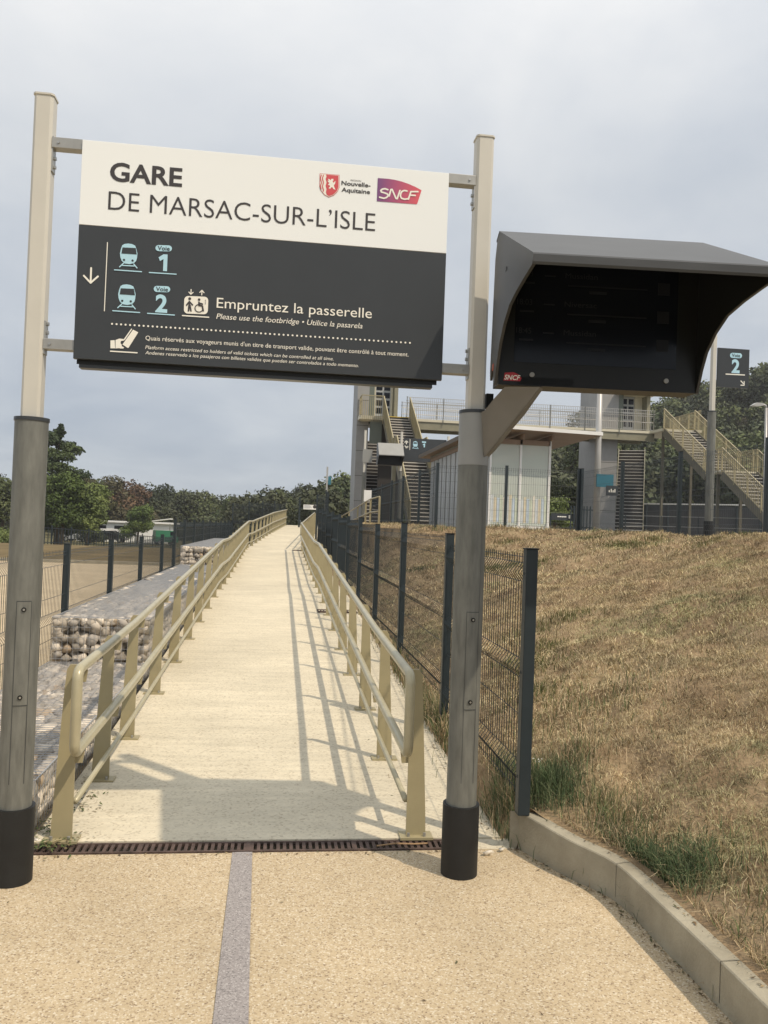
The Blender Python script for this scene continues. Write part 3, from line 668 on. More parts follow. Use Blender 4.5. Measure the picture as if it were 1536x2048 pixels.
# arm: plate from the sleeve of the post up to the underside of the casing
q = [onY(px_, py_, y_) for px_, py_, y_ in ((964,828,3.88),(974,822,3.86),(990,801,3.79),(1013,776,3.68),(1083,776,3.66),(1046,828,3.74),(1022,856,3.80),(1003,880,3.84),(987,900,3.87),(972,915,3.88))]
mb = MB(); off = Vector((.016,.028,0))
vs = [Vector(p)-off for p in q] + [Vector(p)+off for p in q]; n_ = len(q)
mb.add(vs, [tuple(range(n_)), tuple(reversed(range(n_, 2*n_)))] + [(i, (i+1) % n_, n_+(i+1) % n_, n_+i) for i in range(n_)])
unrot(mb).build('support_arm', mat('arm_paint', (.18,.18,.175), .5, .1, var=.05), ds, auto=True)
MB().box((LX+.10,DBY+.0,2.325),(LX+.36,DBY+.12,2.36)).build('mounting_block', M['black'], ds)
unrot(MB().box((.970,3.885,2.245),(1.004,3.935,2.315))).build('junction_box', M['black'], ds)
unrot(MB().tube([(1.0,3.91,2.27),(1.03,3.89,2.285),(1.06,3.86,2.27),(1.08,3.82,2.25)], .005, 6)).build('cable', M['black'], ds)
ds.rotation_euler.z = PHI

# ================================================================= RAMP HANDRAILS
def railpath(x, y0, y1, h, fx, step=1.25):
    ys_ = [y0] + [y for y in np.arange(math.ceil(y0/step)*step, y1, step) if y > y0+.2]
    for k_, _ in RAMP: 
        if y0+.3 < k_ < y1-.1: ys_.append(k_)
    ys_ = sorted(set(ys_ + [y1])); return [(x+fx(y), y, rampz(y)+h) for y in ys_]
def handrail(name, label, side, postys, yend, x_in, fx=lambda y: rampx(y)):
    s_ = -1 if side == 'left' else 1
    t = empty(name, (x_in+s_*.1, postys[0], rampz(postys[0])), label, 'railing', 'handrails along the ramp')
    ys0 = postys[0]-.16; xr_ = x_in
    top = railpath(xr_, ys0+.05, yend, .885, fx); mid = railpath(xr_, ys0+.05, yend, .475, fx)
    zt, zb = rampz(ys0)+.885, rampz(ys0)+.475
    loop = [(xr_, ys0+.035-.035*math.sin(a), zt-.06+.06*math.cos(a)) for a in (0.0,)][:0]
    arc1 = [(xr_, ys0+.05-.05*math.sin(a), zt-.05+.05*math.cos(a)) for a in (R(30),R(60),R(90))]
    arc2 = [(xr_, ys0+.05-.05*math.cos(a), zb+.05-.05*math.sin(a)) for a in (R(0),R(30),R(60))]
    MB().tube(list(reversed(top)) + arc1 + arc2 + mid, .0255, 12).build('handrail', M['khakirail'], t, smooth=True)
    low_ = railpath(x_in+s_*.024, postys[0]+.01, yend, .19, fx); MB().tube(low_, .0155, 8).build('bottom_rail', M['khakirail'], t, smooth=True)
    for y in postys:
        f = fx(y); z = rampz(y); xi = x_in+s_*.030+f; wb, wt_ = .105, .058
        pl = [(xi,z+.008),(xi+s_*wb,z+.008),(xi+s_*(wb-.004),z+.12),(xi+s_*(wt_+.008),z+.76),(xi+s_*wt_,z+.86),(xi+s_*(wt_-.016),z+.885),(xi+s_*.004,z+.885),(xi,z+.878)]
        p = MB().prism(pl, y-.006, y+.006, 'y').build('post', M['khaki'], t)
        b = MB().box((min(xi-s_*.035,xi+s_*.14),y-.05,z-.004),(max(xi-s_*.035,xi+s_*.14),y+.05,z+.009)).build('base_plate', M['khaki'], p)
        mb = MB()
        for xx_ in (xi+s_*.01, xi+s_*.095):
            if y < 12: MB().tube([(xx_,y-.03,z+.009),(xx_,y-.03,z+.028)], .008, 6).build('anchor_bolt', M['bracket'], p)
        for h in (.885,.475):
            hh = z+h
            MB().prism([(xi+s_*.0,hh-.09),(xi+s_*.0,hh-.035),(x_in+f,hh-.022),(x_in+f-s_*.012,hh-.03),(x_in+f-s_*.004,hh-.09)], y+.0065, y+.014, 'y').build('rail_bracket', M['khaki'], p)
    return t
lys = [4.36,5.27,6.15,7.45,8.75] + [10.05+1.25*i for i in range(30)]
handrail('ramp_railing', 'khaki tube handrail with flat posts along the left edge of the ramp beside the gabions', 'left', [y for y in lys if y < 46.4], 46.4, -.948)
rys = [4.36] + [5.70+1.29*i for i in range(17)]
handrail('ramp_railing', 'khaki tube handrail with flat posts along the right edge of the ramp', 'right', [y for y in rys if y < 26.5], 26.5, .70)
handrail('ramp_railing', 'far upper khaki handrail past the landing, beside the white notice', 'right', [27.5+1.25*i for i in range(10)], 39.5, .72, fx=lambda y: rampx(y))
# return rail climbing back to the platform behind the fence
t = empty('platform_railing', (3.0,24,PLAT), 'cream tube rail sloping up behind the dark fence near the left stair', 'railing')
for h in (.9,.45):
    pth = [(3.05,40,1.25+h),(3.0,31,1.55+h),(3.0,27.5,PLAT+.02+h),(3.0,25,PLAT+.02+h)] + ([] if h < .5 else [])
    MB().tube(pth, .024, 8).build('handrail', M['khakirail'], t, smooth=True)
for y in (40,36,32,29,27.5,25):
    zt = {40:1.25,36:1.39,32:1.52,29:1.62}.get(y, PLAT+.02); MB().box((2.98,y-.02,zt-.2),(3.04,y+.02,zt+.9)).build('post', M['khaki'], t)

# ================================================================= MESH FENCES
WIRE = {}
def panel_mesh(L, H, folds, pitch=.05, wr=.0026):
    key = (round(L, 2), H)
    if key in WIRE: return WIRE[key]
    pr_ = [(0,0)]
    for f in folds: pr_ += [(0,f-.05),(.035,f),(0,f+.05)]
    pr_ += [(0,H)]
    V = []; Fq = []
    def wire(pts):
        b = len(V)
        for i, p in enumerate(pts):
            d = Vector(pts[min(i+1,len(pts)-1)])-Vector(pts[max(i-1,0)]); d.normalize()
            u = d.cross(Vector((1,0,0)) if abs(d.x) < .7 else Vector((0,1,0))).normalized(); v = d.cross(u)
            for k_ in range(3): a = 2*math.pi*k_/3; V.append(tuple(Vector(p)+(u*math.cos(a)+v*math.sin(a))*wr))
        for i in range(len(pts)-1):
            for k_ in range(3): Fq.append((b+3*i+k_, b+3*i+(k_+1) % 3, b+3*i+3+(k_+1) % 3, b+3*i+3+k_))
    n_ = int(L/pitch)
    for i in range(n_+1): x = i*L/n_; wire([(x, o_, z) for o_, z in pr_])
    hz = [0.02] + [z for f in folds for z in (f-.05, f+.05)] + [H-.02]
    a = 0.02
    while a < H:
        if min(abs(a-z) for z in hz) > .11: hz.append(a)
        a += .2
    for z in hz:
        wire([(0,-.005,z),(L,-.005,z)])
    me = bpy.data.meshes.new('mesh_panel'); me.from_pydata(V, [], Fq); me.materials.append(M['fence']); WIRE[key] = me; return me
def fence(name, label, pts, H, postH, group='grey wire mesh fences', face=1, folds=None, ends=True, pw=.06):
    """pts: (x, y, zbase) of each post"""
    t = empty(name, pts[0], label, 'fence', group)
    folds = folds or [H*.10, H*.52, H*.92]
    for i, p in enumerate(pts):
        mb = MB(); mb.box((p[0]-pw/2,p[1]-pw/2,p[2]-(.15 if p[1] > 4.3 or p[0] < 0 else 0)),(p[0]+pw/2,p[1]+pw/2,p[2]+postH)); po = mb.build('post', M['fence'], t, bevel=.004)
        MB().box((p[0]-pw/2-.003,p[1]-pw/2-.003,p[2]+postH),(p[0]+pw/2+.003,p[1]+pw/2+.003,p[2]+postH+.008)).build('post_cap', M['black'], po)
        if i < len(pts)-1:
            q = pts[i+1]; L = math.hypot(q[0]-p[0], q[1]-p[1])
            o = bpy.data.objects.new('mesh_panel', panel_mesh(L, H, folds)); col.objects.link(o); o.parent = t
            zb = min(p[2], q[2]) + .04 + abs(q[2]-p[2])*.5
            o.location = Vector((p[0], p[1], zb)) - wloc(t); o.rotation_euler.z = math.atan2(q[1]-p[1], q[0]-p[0])
    return t
FR = []
for i, y in enumerate([4.17,6.35,8.75] + [11.15+2.4*k for k in range(8)]):
    zb = {0:.192, 1:.245, 2:.33}.get(i, rampz(y)+.03); FR.append((1.305 if i == 0 else 1.33, y, zb))
fence('mesh_fence', 'dark grey welded mesh fence with stepped panels between the ramp and the dry bank', FR, 1.28, 1.37, pw=.062)
fence('mesh_fence', 'far taller run of dark mesh fence right of the upper ramp', [(1.35,30.4,.90),(1.9,33,1.1),(2.05,36,1.25),(2.2,40,1.5)], 1.75, 1.85)
FL = [(-2.135,y,0) for y in (4.2,6.55,8.77,11.0,13.33,15.69,17.4)]
fence('mesh_fence', 'low dark mesh fence along the outer side of the left gabions', FL, 1.27, 1.36, folds=[.12,.62,1.17])
FL = [(-2.13,y,0) for y in (17.46,19.2,21.3,23.7,26.1,28.5,30.9,33.3,35.7,37.6)]
fence('mesh_fence', 'dense dark mesh fence beyond the farthest gabion', FL, 1.56, 1.66, folds=[.15,.8,1.45])
fence('mesh_fence', 'tall dark mesh fence at the far left end of the ramp', [(-2.1,37.8,.6),(-1.5,41,.8),(-.9,44,.9),(-.3,47,1.0),(.3,50,1.0)], 1.75, 1.9)
fence('mesh_fence', 'dark mesh fence on top of the bank in front of the glass shelter', [(3.45,18.05,PLAT),(5.0,17.95,PLAT),(6.62,17.8,PLAT)], 1.38, 1.46)
fence('mesh_fence', 'dark mesh fence on the bank crest running towards the right edge', [(6.68,17.75,PLAT),(6.68,15.55,PLAT),(6.74,13.3,PLAT),(6.86,10.95,PLAT),(6.95,8.6,PLAT)], 1.36, 1.46)
fence('mesh_fence', 'dark mesh fence behind the ramp in front of the left stair', [(3.45,18.1,PLAT),(3.45,20.4,PLAT),(3.45,23.2,PLAT),(3.45,25.6,PLAT),(3.45,28,PLAT),(3.42,31,PLAT)], 1.38, 1.46)

# ================================================================= GABIONS
def block_rock(seed):
    rg = np.random.default_rng(seed); bm = bmesh.new()
    for sx in (-1, 1):
        for sy in (-1, 1):
            for sz in (-1, 1): bm.verts.new((sx*(.72+.42*rg.random()), sy*(.55+.42*rg.random()), sz*(.42+.42*rg.random())))
    for _ in range(2): v = rg.normal(size=3); v /= np.linalg.norm(v); bm.verts.new(tuple(v*1.12))
    bmesh.ops.convex_hull(bm, input=bm.verts); bmesh.ops.delete(bm, geom=[v for v in bm.verts if not v.link_faces], context='VERTS')
    bmesh.ops.triangulate(bm, faces=bm.faces); bm.verts.index_update()
    V = np.array([v.co[:] for v in bm.verts]); Fq = np.array([[v.index for v in f.verts] for f in bm.faces]); bm.free(); return V, Fq
ROCKS = [block_rock(s_) for s_ in range(14)]
def stones(name, spots, parent, seed, lo, hi):
    rg = np.random.default_rng(seed); Vs = []; Fs = []; Cs = []; b = 0
    for (x, y, z, r_) in spots:
        V, Fq = ROCKS[rg.integers(14)]; q = rg.normal(size=(3,3)); q, _ = np.linalg.qr(q)
        V = (V @ q.T)*r_*np.array([1,1,.9]) + np.array([x,y,z]); V = np.where(V > hi, hi+(V-hi)*.30, V); V = np.where(V < lo, lo+(V-lo)*.30, V); Vs.append(V); Fs.append(Fq+b); b += len(V)
        k_ = rg.random(); c = np.array([.60,.54,.455])*(.45+.75*k_); 
        if rg.random() < .25: c = np.array([.40,.37,.33])
        if rg.random() < .05: c = np.array([.42,.33,.23])
        Cs.append(np.tile(c, (len(V), 1)))
    o = npmesh(name, np.concatenate(Vs), np.concatenate(Fs), M['stone'], parent, colr=np.concatenate(Cs)); o['kind'] = 'stuff'; return o
def gabion(label, x0, x1, y0, y1, z0, z1, seed):
    t = empty('gabion', ((x0+x1)/2, y0, z0), label, 'gabion', 'gabions stepped along the ramp')
    rg = np.random.default_rng(seed); sp = []; s_ = .086
    def cell(a0, a1): return np.arange(a0+s_*.5, a1-s_*.2, s_)
    for x in cell(x0, x1):
        for z in cell(z0, z1): sp.append((x+rg.normal()*.018, y0+.058+rg.normal()*.006, z+rg.normal()*.014, .051*(.75+.5*rg.random())))
    yl = y0
    for y in cell(y0, y1):
        for x in cell(x0, x1): sp.append((x+rg.normal()*.02, y+rg.normal()*.02, z1-.052+rg.normal()*.008, .051*(.7+.6*rg.random())))
        for z in cell(z0, z1): 
            sp.append((x1-.058+rg.normal()*.006, y+rg.normal()*.02, z+rg.normal()*.014, .051*(.75+.5*rg.random())))
            if y < y0+4: sp.append((x0+.055, y+rg.normal()*.02, z+rg.normal()*.02, .051*(.75+.5*rg.random())))
    for x in cell(x0, x1):
        for z in cell(z0, z1): sp.append((x+.05, y0+.13, z+.04*rg.normal(), .050))
    for y in cell(y0, y1):
        for z in cell(z0, z1): sp.append((x1-.13, y+.05, z+.02*rg.normal(), .050))
    stones('stone_fill', sp, t, seed+100, np.array([x0+.008,y0+.008,z0-1]), np.array([x1-.008,y1,z1-.008]))
    MB().box((x0+.12,y0+.15,z0),(x1-.15,y1-.05,z1-.10)).build('inner_fill', M['fill'], t)
    mb = MB(); wr = .0021
    def wv(a, b): mb.tube([a, b], wr, 3, cap=False)
    y = y0
    while y <= y1+.001:
        mb.tube([(x0,y,z1+.002),(x1,y,z1+.002)], .0024, 4, cap=False); wv((x1,y,z0),(x1,y,z1)); wv((x0,y,z0),(x0,y,z1)); y += .05
    for x in np.arange(x0, x1+.01, .10): wv((x,y0,z1+.003),(x,y1,z1+.003))
    for x in np.arange(x0, x1+.01, .05): wv((x,y0,z0),(x,y0,z1))
    for z in np.arange(z0, z1, .10): wv((x1,y0,z),(x1,y1,z)); wv((x0,y0,z),(x1,y0,z)); wv((x0,y0,z),(x0,y1,z))
    for a, b in (((x0,y0,z1),(x1,y0,z1)),((x1,y0,z1),(x1,y1,z1)),((x0,y0,z1),(x0,y1,z1))): mb.tube([a,b], .004, 4)
    mb.build('wire_basket', M['wire'], t); return t
gabion('lowest gabion basket of pale stones, nearest beside the left rail', -2.09, -1.20, 4.48, 8.10, 0, .275, 1)
gabion('middle gabion basket of pale stones with its front face lit', -2.09, -1.19, 8.12, 13.1, .1, .69, 2)
gabion('second half of the middle row of wired stones, behind the middle gabion front', -2.09, -1.19, 13.12, 18.2, .1, .69, 5)
gabion('farthest and highest gabion of pale stones below the dark fence', -2.09, -1.19, 18.22, 27.5, .6, 1.09, 3)

# ================================================================= FOOTBRIDGE
YB = 45.0; DZ = 7.72; YT = 45.3
br = empty('footbridge', (6.9,YB,0), 'long olive footbridge deck with mesh railings between the two lift towers', 'bridge')
MB().box((6.6,YB,DZ-.14),(21.3,YB+2.0,DZ)).build('deck', M['cream'], br)
mb = MB(); mb.box((6.6,YB+.06,DZ-.52),(21.2,YB+.10,DZ-.14)); mb.box((6.6,YB-.02,DZ-.58),(21.2,YB+.14,DZ-.52)); mb.box((6.6,YB+1.9,DZ-.55),(21.2,YB+1.98,DZ-.14))
mb.build('girder', M['girder'], br)
MB().box((6.6,YB+.15,DZ-.30),(21.2,YB+1.85,DZ-.26)).build('underside', M['gap_shade'], br)  # sheet coloured near black for the shade under the deck
for yy_ in (YB+.02, YB+1.96):
    mb = MB(); 
    for i in range(int(14.4/.11)): x = 6.75+i*.11; mb.box((x-.010,yy_-.010,DZ+.05),(x+.010,yy_+.010,DZ+1.18))
    for z in (DZ+.06,DZ+.98,DZ+1.18): mb.box((6.7,yy_-.012,z-.012),(21.2,yy_+.012,z+.012))
    ra = mb.build('mesh_railing', M['lampgrey'], br)
    for z in (DZ+.86,DZ+.50): MB().tube([(6.75,yy_+.07*(1 if yy_ < YB+1 else -1),z),(21.1,yy_+.07*(1 if yy_ < YB+1 else -1),z)], .02, 6).build('handrail', M['tread'], ra)
    for i in range(8): x = 6.75+i*2.05; MB().box((x-.02,yy_-.05,DZ-.3),(x+.02,yy_-.013,DZ+1.2)).build('railing_post', M['galv'], ra)
def lift_tower(label, x0, x1, y0, y1, top, doorx0, doorx1, side):
    t = empty('lift_tower', (x0,y0,PLAT), label, 'lift tower', 'lift towers of the footbridge')
    MB().box((x0,y0+.3,PLAT-.1),(doorx0-.32,y1,top)).build('shaft', M['tower'], t)
    sh = MB().box((doorx0-.32,y0+1.2,DZ-.25),(x1,y1,top-.2)).build('shaft', M['tower'], t)
    for k_ in range(6):
        zz = PLAT+1.4*(k_+1)
        if zz < top: MB().box((x0-.004,y0+.294,zz),(doorx0-.33,y0+.299,zz+.02)).build('panel_joint', M['gap_shade'], sh)
    MB().box((doorx0-.318,y0+.32,DZ-.2),(doorx0-.03,y0+1.19,top-.2)).build('side_cladding', M['towerdark'], t)
    fr = MB(); fr.box((doorx0-.02,y0+.9,DZ+2.12),(x1-.22,y0+1.0,top-.25)); fr.box((doorx0-.02,y0+.9,DZ),(doorx0+.10,y0+1.0,DZ+2.12)); fr.box((doorx1,y0+.9,DZ),(x1-.22,y0+1.0,DZ+2.12))
    fr.build('door_surround', M['cream'], t)
    MB().box((x1-.20,y0+.3,DZ-.2),(x1,y0+1.1,top-.2)).build('corner_column', M['girder'], t)
    dr = MB().box((doorx0+.10,y0+.95,DZ),(doorx1,y0+.99,DZ+2.12)).build('lift_door', M['bluegrey'], t)
    xm = (doorx0+.10+doorx1)/2
    for a, b in ((doorx0+.14,xm-.05),(xm+.05,doorx1-.05)):
        for k_ in range(4): MB().box((a,y0+.935,DZ+.35+k_*.44),(b,y0+.949,DZ+.35+k_*.44+.32)).build('door_glass', M['glass_dark'], dr)
    MB().box((xm-.25,y0+.885,DZ+2.22),(xm+.25,y0+.899,DZ+2.38)).build('name_plate', M['bluegrey'], t)
    return t
lift_tower('left grey lift tower standing behind the left stair', 4.05, 6.32, YT, YT+3, 10.6, 5.02, 5.98, -1)
rt_ = lift_tower('right grey lift tower with a canopy over its cream door', 18.0, 21.15, YT, YT+3.2, 10.9, 19.55, 20.45, 1)
MB().box((19.0,YT-.4,9.84),(21.35,YT+1.6,9.95)).build('canopy', M['cream'], rt_)
def balustrade(t, pts, side_x, H=1.08, m=None, solid=False):
    m = m or M['khaki']
    for (x, ya, za, yb, zb) in pts:
        n_ = max(2, int(abs(yb-ya)/.11)); mb = MB()
        for i in range(n_+1):
            f = i/n_; y = ya+(yb-ya)*f; z = za+(zb-za)*f; mb.box((x-.008,y-.010,z+.02),(x+.008,y+.010,z+H))
        b = mb.build('balusters', m, t)
        for h_, w_, t_ in ((H+.01,.05,.035),(H-.28,.03,.02),(.04,.04,.03)): MB().beam((x,ya,za+h_),(x,yb,zb+h_), w_, t_).build('balustrade_rail', m, b)
        if solid: MB().add([(x+.0,ya,za+.1),(x+.0,yb,zb+.1),(x,yb,zb+H-.02),(x,ya,za+H-.02),(x+.012,ya,za+.1),(x+.012,yb,zb+.1),(x+.012,yb,zb+H-.02),(x+.012,ya,za+H-.02)], [(0,1,2,3),(7,6,5,4),(3,2,6,7),(0,4,5,1)]).build('infill_sheet', m, b)
        for i in range(0, n_+1, 10):
            f = i/n_; y = ya+(yb-ya)*f; z = za+(zb-za)*f; MB().box((x-.03,y-.02,z-.1),(x+.03,y+.02,z+H)).build('balustrade_post', m, b)
def stair(label, x0, x1, flights, m, steps, solid=False):
    """flights: (y_top, z_top, y_bottom, z_bottom)"""
    t = empty('footbridge_stair', ((x0+x1)/2, flights[-1][2], PLAT), label, 'staircase', 'stairs of the footbridge')
    protot = None
    for (ya, za, yb, zb) in flights:
        n_ = round((za-zb)/.172)
        for i in range(n_):
            y = ya+(yb-ya)*(i+.5)/n_; z = za-(za-zb)*(i+1)/n_
            if protot is None:
                dy = abs(yb-ya)/n_; mb = MB(); mb.box((x0+.05,y-dy*.5,z-.035),(x1-.05,y+dy*.55,z), 0); mb.box((x0+.05,y+dy*.52,z+.0),(x1-.05,y+dy*.55,z+.135), 1)  # back plate painted dark, standing in for the shade behind open treads
                protot = mb.build('tread', [M['tread'], M['gap_shade']], t); py, pz = y, z
            else:
                c = protot.copy(); col.objects.link(c); c.location = protot.location + Vector((0, y-py, z-pz))
        for x in (x0+.02, x1-.02): MB().beam((x,ya,za-.20),(x,yb,zb-.20), .05, .46).build('stringer', M['dstring'], t)
    for (a, b) in zip(flights, flights[1:]):
        MB().box((x0,b[0],b[1]-.08),(x1,a[2],b[1]-.002)).build('landing', M['cream'], t)
    for x in (x0, x1):
        L = [(x, *f) for f in flights] + [(x, a[2], a[3], b[0], b[1]) for a, b in zip(flights, flights[1:])]
        balustrade(t, L, x, m=m, solid=solid)
    MB().box((x0+.05,flights[0][0],flights[0][1]-.03),(x1-.05,flights[0][0]+.3,flights[0][1]+.004)).build('warning_strip', M['yellow'], t)
    return t
ls = stair('left footbridge stair descending head-on beside the left tower', 5.41, 6.86, [(44.6,DZ,40.2,4.95),(38.9,4.95,34.0,PLAT)], M['khaki'], 16, solid=True)
balustrade(ls, [(4.2, YT+.2, DZ, 44.6, DZ)], 0)
MB().box((4.1,44.7,DZ-.2),(6.9,YT+1.2,DZ-.005)).build('landing', M['cream'], ls)
MB().box((4.72,44.9,DZ-1.5),(5.38,45.0,DZ-.22)).build('landing_support', M['towerdark'], ls)
MB().box((5.42,46.4,PLAT),(6.9,46.5,DZ-.25)).build('underside_shade', M['gap_shade'], ls)  # dark backing sheet added, standing in for shade below the landing
mb = MB()
for i in range(11): x = 4.25+i*.11; mb.box((x-.012,44.62,DZ-.35),(x+.012,44.64,DZ+1.08))
mb.box((4.2,44.6,DZ+1.07),(5.41,44.66,DZ+1.11)); mb.build('balusters', M['khaki'], ls)
for xx_ in (5.3, 6.7): MB().box((xx_,39.4,PLAT),(xx_+.18,39.6,4.88)).build('support_column', M['girder'], ls)
rs = stair('right footbridge stair coming down towards the camera with khaki balustrades', 20.95, 22.75, [(43.4,DZ,38.7,4.98),(37.2,4.98,31.6,PLAT)], M['khaki'], 16)
MB().box((20.9,43.4,DZ-.14),(23.2,YB+2.0,DZ-.004)).build('landing', M['cream'], rs)
balustrade(rs, [(23.1,YB+2,DZ,43.4,DZ)], 0)
for xx_, y_ in ((21.2,38.0),(22.4,38.0),(21.2,44),(22.9,44)): MB().box((xx_,y_,PLAT),(xx_+.12,y_+.12,4.85 if y_ < 40 else DZ-.15)).build('support_column', M['dstring'], rs)
def back_stair(label, xb, yb, xt, yt, wdt, zt):
    """rear flight seen under the bridge: (xb,yb) foot, (xt,yt) head"""
    t = empty('rear_stair', (xb,yb,PLAT), label, 'staircase', 'rear stairs of the footbridge')
    n_ = 26; d = Vector((xt-xb, yt-yb)).normalized(); s_ = Vector((d.y, -d.x)); pr = None
    for i in range(n_):
        f = i/(n_-1); c = Vector((xb+(xt-xb)*f, yb+(yt-yb)*f)); z = PLAT+.15+(zt-PLAT-.15)*f
        if pr is None:
            a = c-s_*wdt/2; b = c+s_*wdt/2; e = d*.26; mb = MB()
            V = [(a.x,a.y,z),(b.x,b.y,z),(b.x+e.x,b.y+e.y,z),(a.x+e.x,a.y+e.y,z)]; V2 = [(p[0],p[1],p[2]-.035) for p in V]
            mb.add(V2+V, [(3,2,1,0),(4,5,6,7),(0,1,5,4),(1,2,6,5),(2,3,7,6),(3,0,4,7)]); pr = mb.build('tread', M['tread'], t); pc, pz = c, z
        else:
            o = pr.copy(); col.objects.link(o); o.location = pr.location + Vector((c.x-pc.x, c.y-pc.y, z-pz))
    for i in range(n_-1):
        f = (i+.5)/(n_-1); c = Vector((xb+(xt-xb)*f, yb+(yt-yb)*f))+d*.13; z = PLAT+.15+(zt-PLAT-.15)*i/(n_-1); st_ = (zt-PLAT)/(n_-1)
        a = c-s_*wdt/2; b = c+s_*wdt/2; MB().add([(a.x,a.y,z-.02),(b.x,b.y,z-.02),(b.x,b.y,z+st_),(a.x,a.y,z+st_)], [(0,1,2,3)]).build('gap_shade', M['gap_shade'], t)  # dark plates added as painted shade between the rear treads
    for k_ in (-1, 1):
        a = Vector((xb,yb))+s_*(wdt/2+.03)*k_; b = Vector((xt,yt))+s_*(wdt/2+.03)*k_
        MB().beam((a.x,a.y,PLAT),(b.x,b.y,zt), .05, .3).build('stringer', M['girder'], t)
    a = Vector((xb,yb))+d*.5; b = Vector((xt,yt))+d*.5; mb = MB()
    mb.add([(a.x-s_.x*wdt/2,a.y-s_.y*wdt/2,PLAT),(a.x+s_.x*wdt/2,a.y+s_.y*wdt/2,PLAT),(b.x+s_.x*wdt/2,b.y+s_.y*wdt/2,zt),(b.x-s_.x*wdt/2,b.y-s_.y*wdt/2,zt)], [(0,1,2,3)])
    mb.build('soffit_shade', M['gap_shade'], t)  # near-black sheet added so the gaps between treads look shaded
back_stair('dark rear stair seen under the right end of the bridge', 20.05, 45.6, 22.4, 50.8, 1.55, 7.2)
back_stair('dark rear stair seen beside the left tower base', 4.98, 45.4, 5.75, 51.0, 1.1, 7.0)
# grey hoarding behind right stair
t = empty('screen_wall', (20.5,50,PLAT), 'dark grey panelled screen wall with a white coping behind the right stair', 'wall')
a, b = Vector((19.2,50.5,PLAT)), Vector((27.5,44.5,PLAT)); mb = MB()
mb.beam(a+Vector((0,0,.98)), b+Vector((0,0,.98)), .08, 1.96); mb.build('panels', mat('slate_panel', (.06,.062,.066), .6, var=.1, scale=1), t)
MB().beam(a+Vector((0,0,2.0)), b+Vector((0,0,2.06)), .16, .07).build('coping', M['offwhite'], t)
for i in range(9):
    p = a+(b-a)*(i/8); MB().box((p.x-.05,p.y-.09,PLAT),(p.x+.05,p.y-.045,PLAT+1.94)).build('mullion', M['fence'], t)
t = empty('low_rail', (21,38,PLAT), 'low pale horizontal rails in front of the grey screen wall', 'railing')
for z in (.55,1.05): MB().beam((17.5,40.2,PLAT+z),(23.4,36.5,PLAT+z), .03, .03).build('rail', M['galvlight'], t)
for i in range(5): p = Vector((17.5,40.2,0)).lerp(Vector((23.4,36.5,0)), i/4); MB().box((p.x-.02,p.y-.02,PLAT),(p.x+.02,p.y+.02,PLAT+1.07)).build('upright', M['fence'], t)

# ================================================================= SHELTER
SX0, SX1, SYF, SYB = 5.0, 6.5, 19.5, 27.4
sh = empty('platform_shelter', (SX0,SYF,PLAT), 'glazed platform shelter with a thin flat canopy behind the fence', 'shelter')
wz = 4.02
n_ = 12
for i in range(n_):
    ya, yb = SYF+(SYB-SYF)*i/n_, SYF+(SYB-SYF)*(i+1)/n_
    p = MB().box((SX0,ya+.02,PLAT+.08),(SX0+.03,yb-.02,wz)).build('side_panel', M['bluegrey'], sh)
    MB().box((SX0-.02,ya-.02,PLAT),(SX0+.04,ya+.02,wz)).build('mullion', M['galvlight'], p)
MB().box((SX0-.03,SYF-.02,wz),(SX0+.05,SYB,wz+.07)).build('side_header', M['galvlight'], sh)
for x in (SX0+.02,SX0+.77,SX1): MB().box((x-.026,SYF-.03,PLAT),(x+.026,SYF+.04,wz-.12)).build('front_post', M['offwhite'], sh)
for a, b in ((SX0+.055,SX0+.735),(SX0+.805,SX1-.035)):
    gl = MB().box((a,SYF,PLAT+.16),(b,SYF+.012,wz-.24)).build('glass_pane', M['glass'], sh)
    cols_ = [(.58,.63,.66),(.62,.56,.42),(.48,.57,.66),(.56,.62,.50),(.68,.66,.58)]
    nn_ = 9
    for k_ in range(nn_):
        rg = np.random.default_rng(int(a*100)+k_); xa = a+(b-a)*k_/nn_; xb_ = a+(b-a)*(k_+1)/nn_-.006
        MB().box((xa+.004,SYF-.003,PLAT+.22),(xb_,SYF-.0005,PLAT+.78+.12*rg.random())).build('printed_motif', M['motif%d' % (k_ % 5)] if 'motif%d' % (k_ % 5) in M else M.setdefault('motif%d' % (k_ % 5), mat('motif%d' % (k_ % 5), cols_[k_ % 5], .5, var=.12, scale=9)), gl)
MB().box((SX0-.02,SYF-.05,PLAT),(SX1+.05,SYF+.06,PLAT+.15)).build('plinth', M['offwhite'], sh)
MB().box((SX0,SYF-.03,wz-.24),(SX1,SYF+.05,wz-.12)).build('lintel', M['soffit'], sh)
rf = MB(); ro = [(4.72,18.95),(7.62,18.95),(7.62,28.3),(4.72,28.3)]
rf.add([(4.72,18.95,4.10),(7.62,18.95,4.04),(7.62,28.3,4.04),(4.72,28.3,4.10),(4.72,18.95,4.185),(7.62,18.95,4.125),(7.62,28.3,4.125),(4.72,28.3,4.185)], [(4,5,6,7),(0,1,5,4),(1,2,6,5),(2,3,7,6),(3,0,4,7)], 0)
rf.add([(4.72,18.95,4.099),(7.62,18.95,4.039),(7.62,28.3,4.039),(4.72,28.3,4.099)], [(3,2,1,0)], 1)
rf.build('roof', [M['offwhite'], M['soffit']], sh)
MB().box((4.71,18.99,4.08),(4.718,28.3,4.20)).build('eaves_trim', mat('dark_eaves', (.10,.08,.06), .6), sh)
for x in (5.0,5.77,6.5): MB().box((x-.03,SYF-.2,wz-.12),(x+.03,SYB,wz+.005)).build('roof_beam', M['soffit'], sh)
MB().box((SX1-.03,SYB-.03,PLAT),(SX1+.03,SYB+.03,wz-.12)).build('rear_post', M['offwhite'], sh)
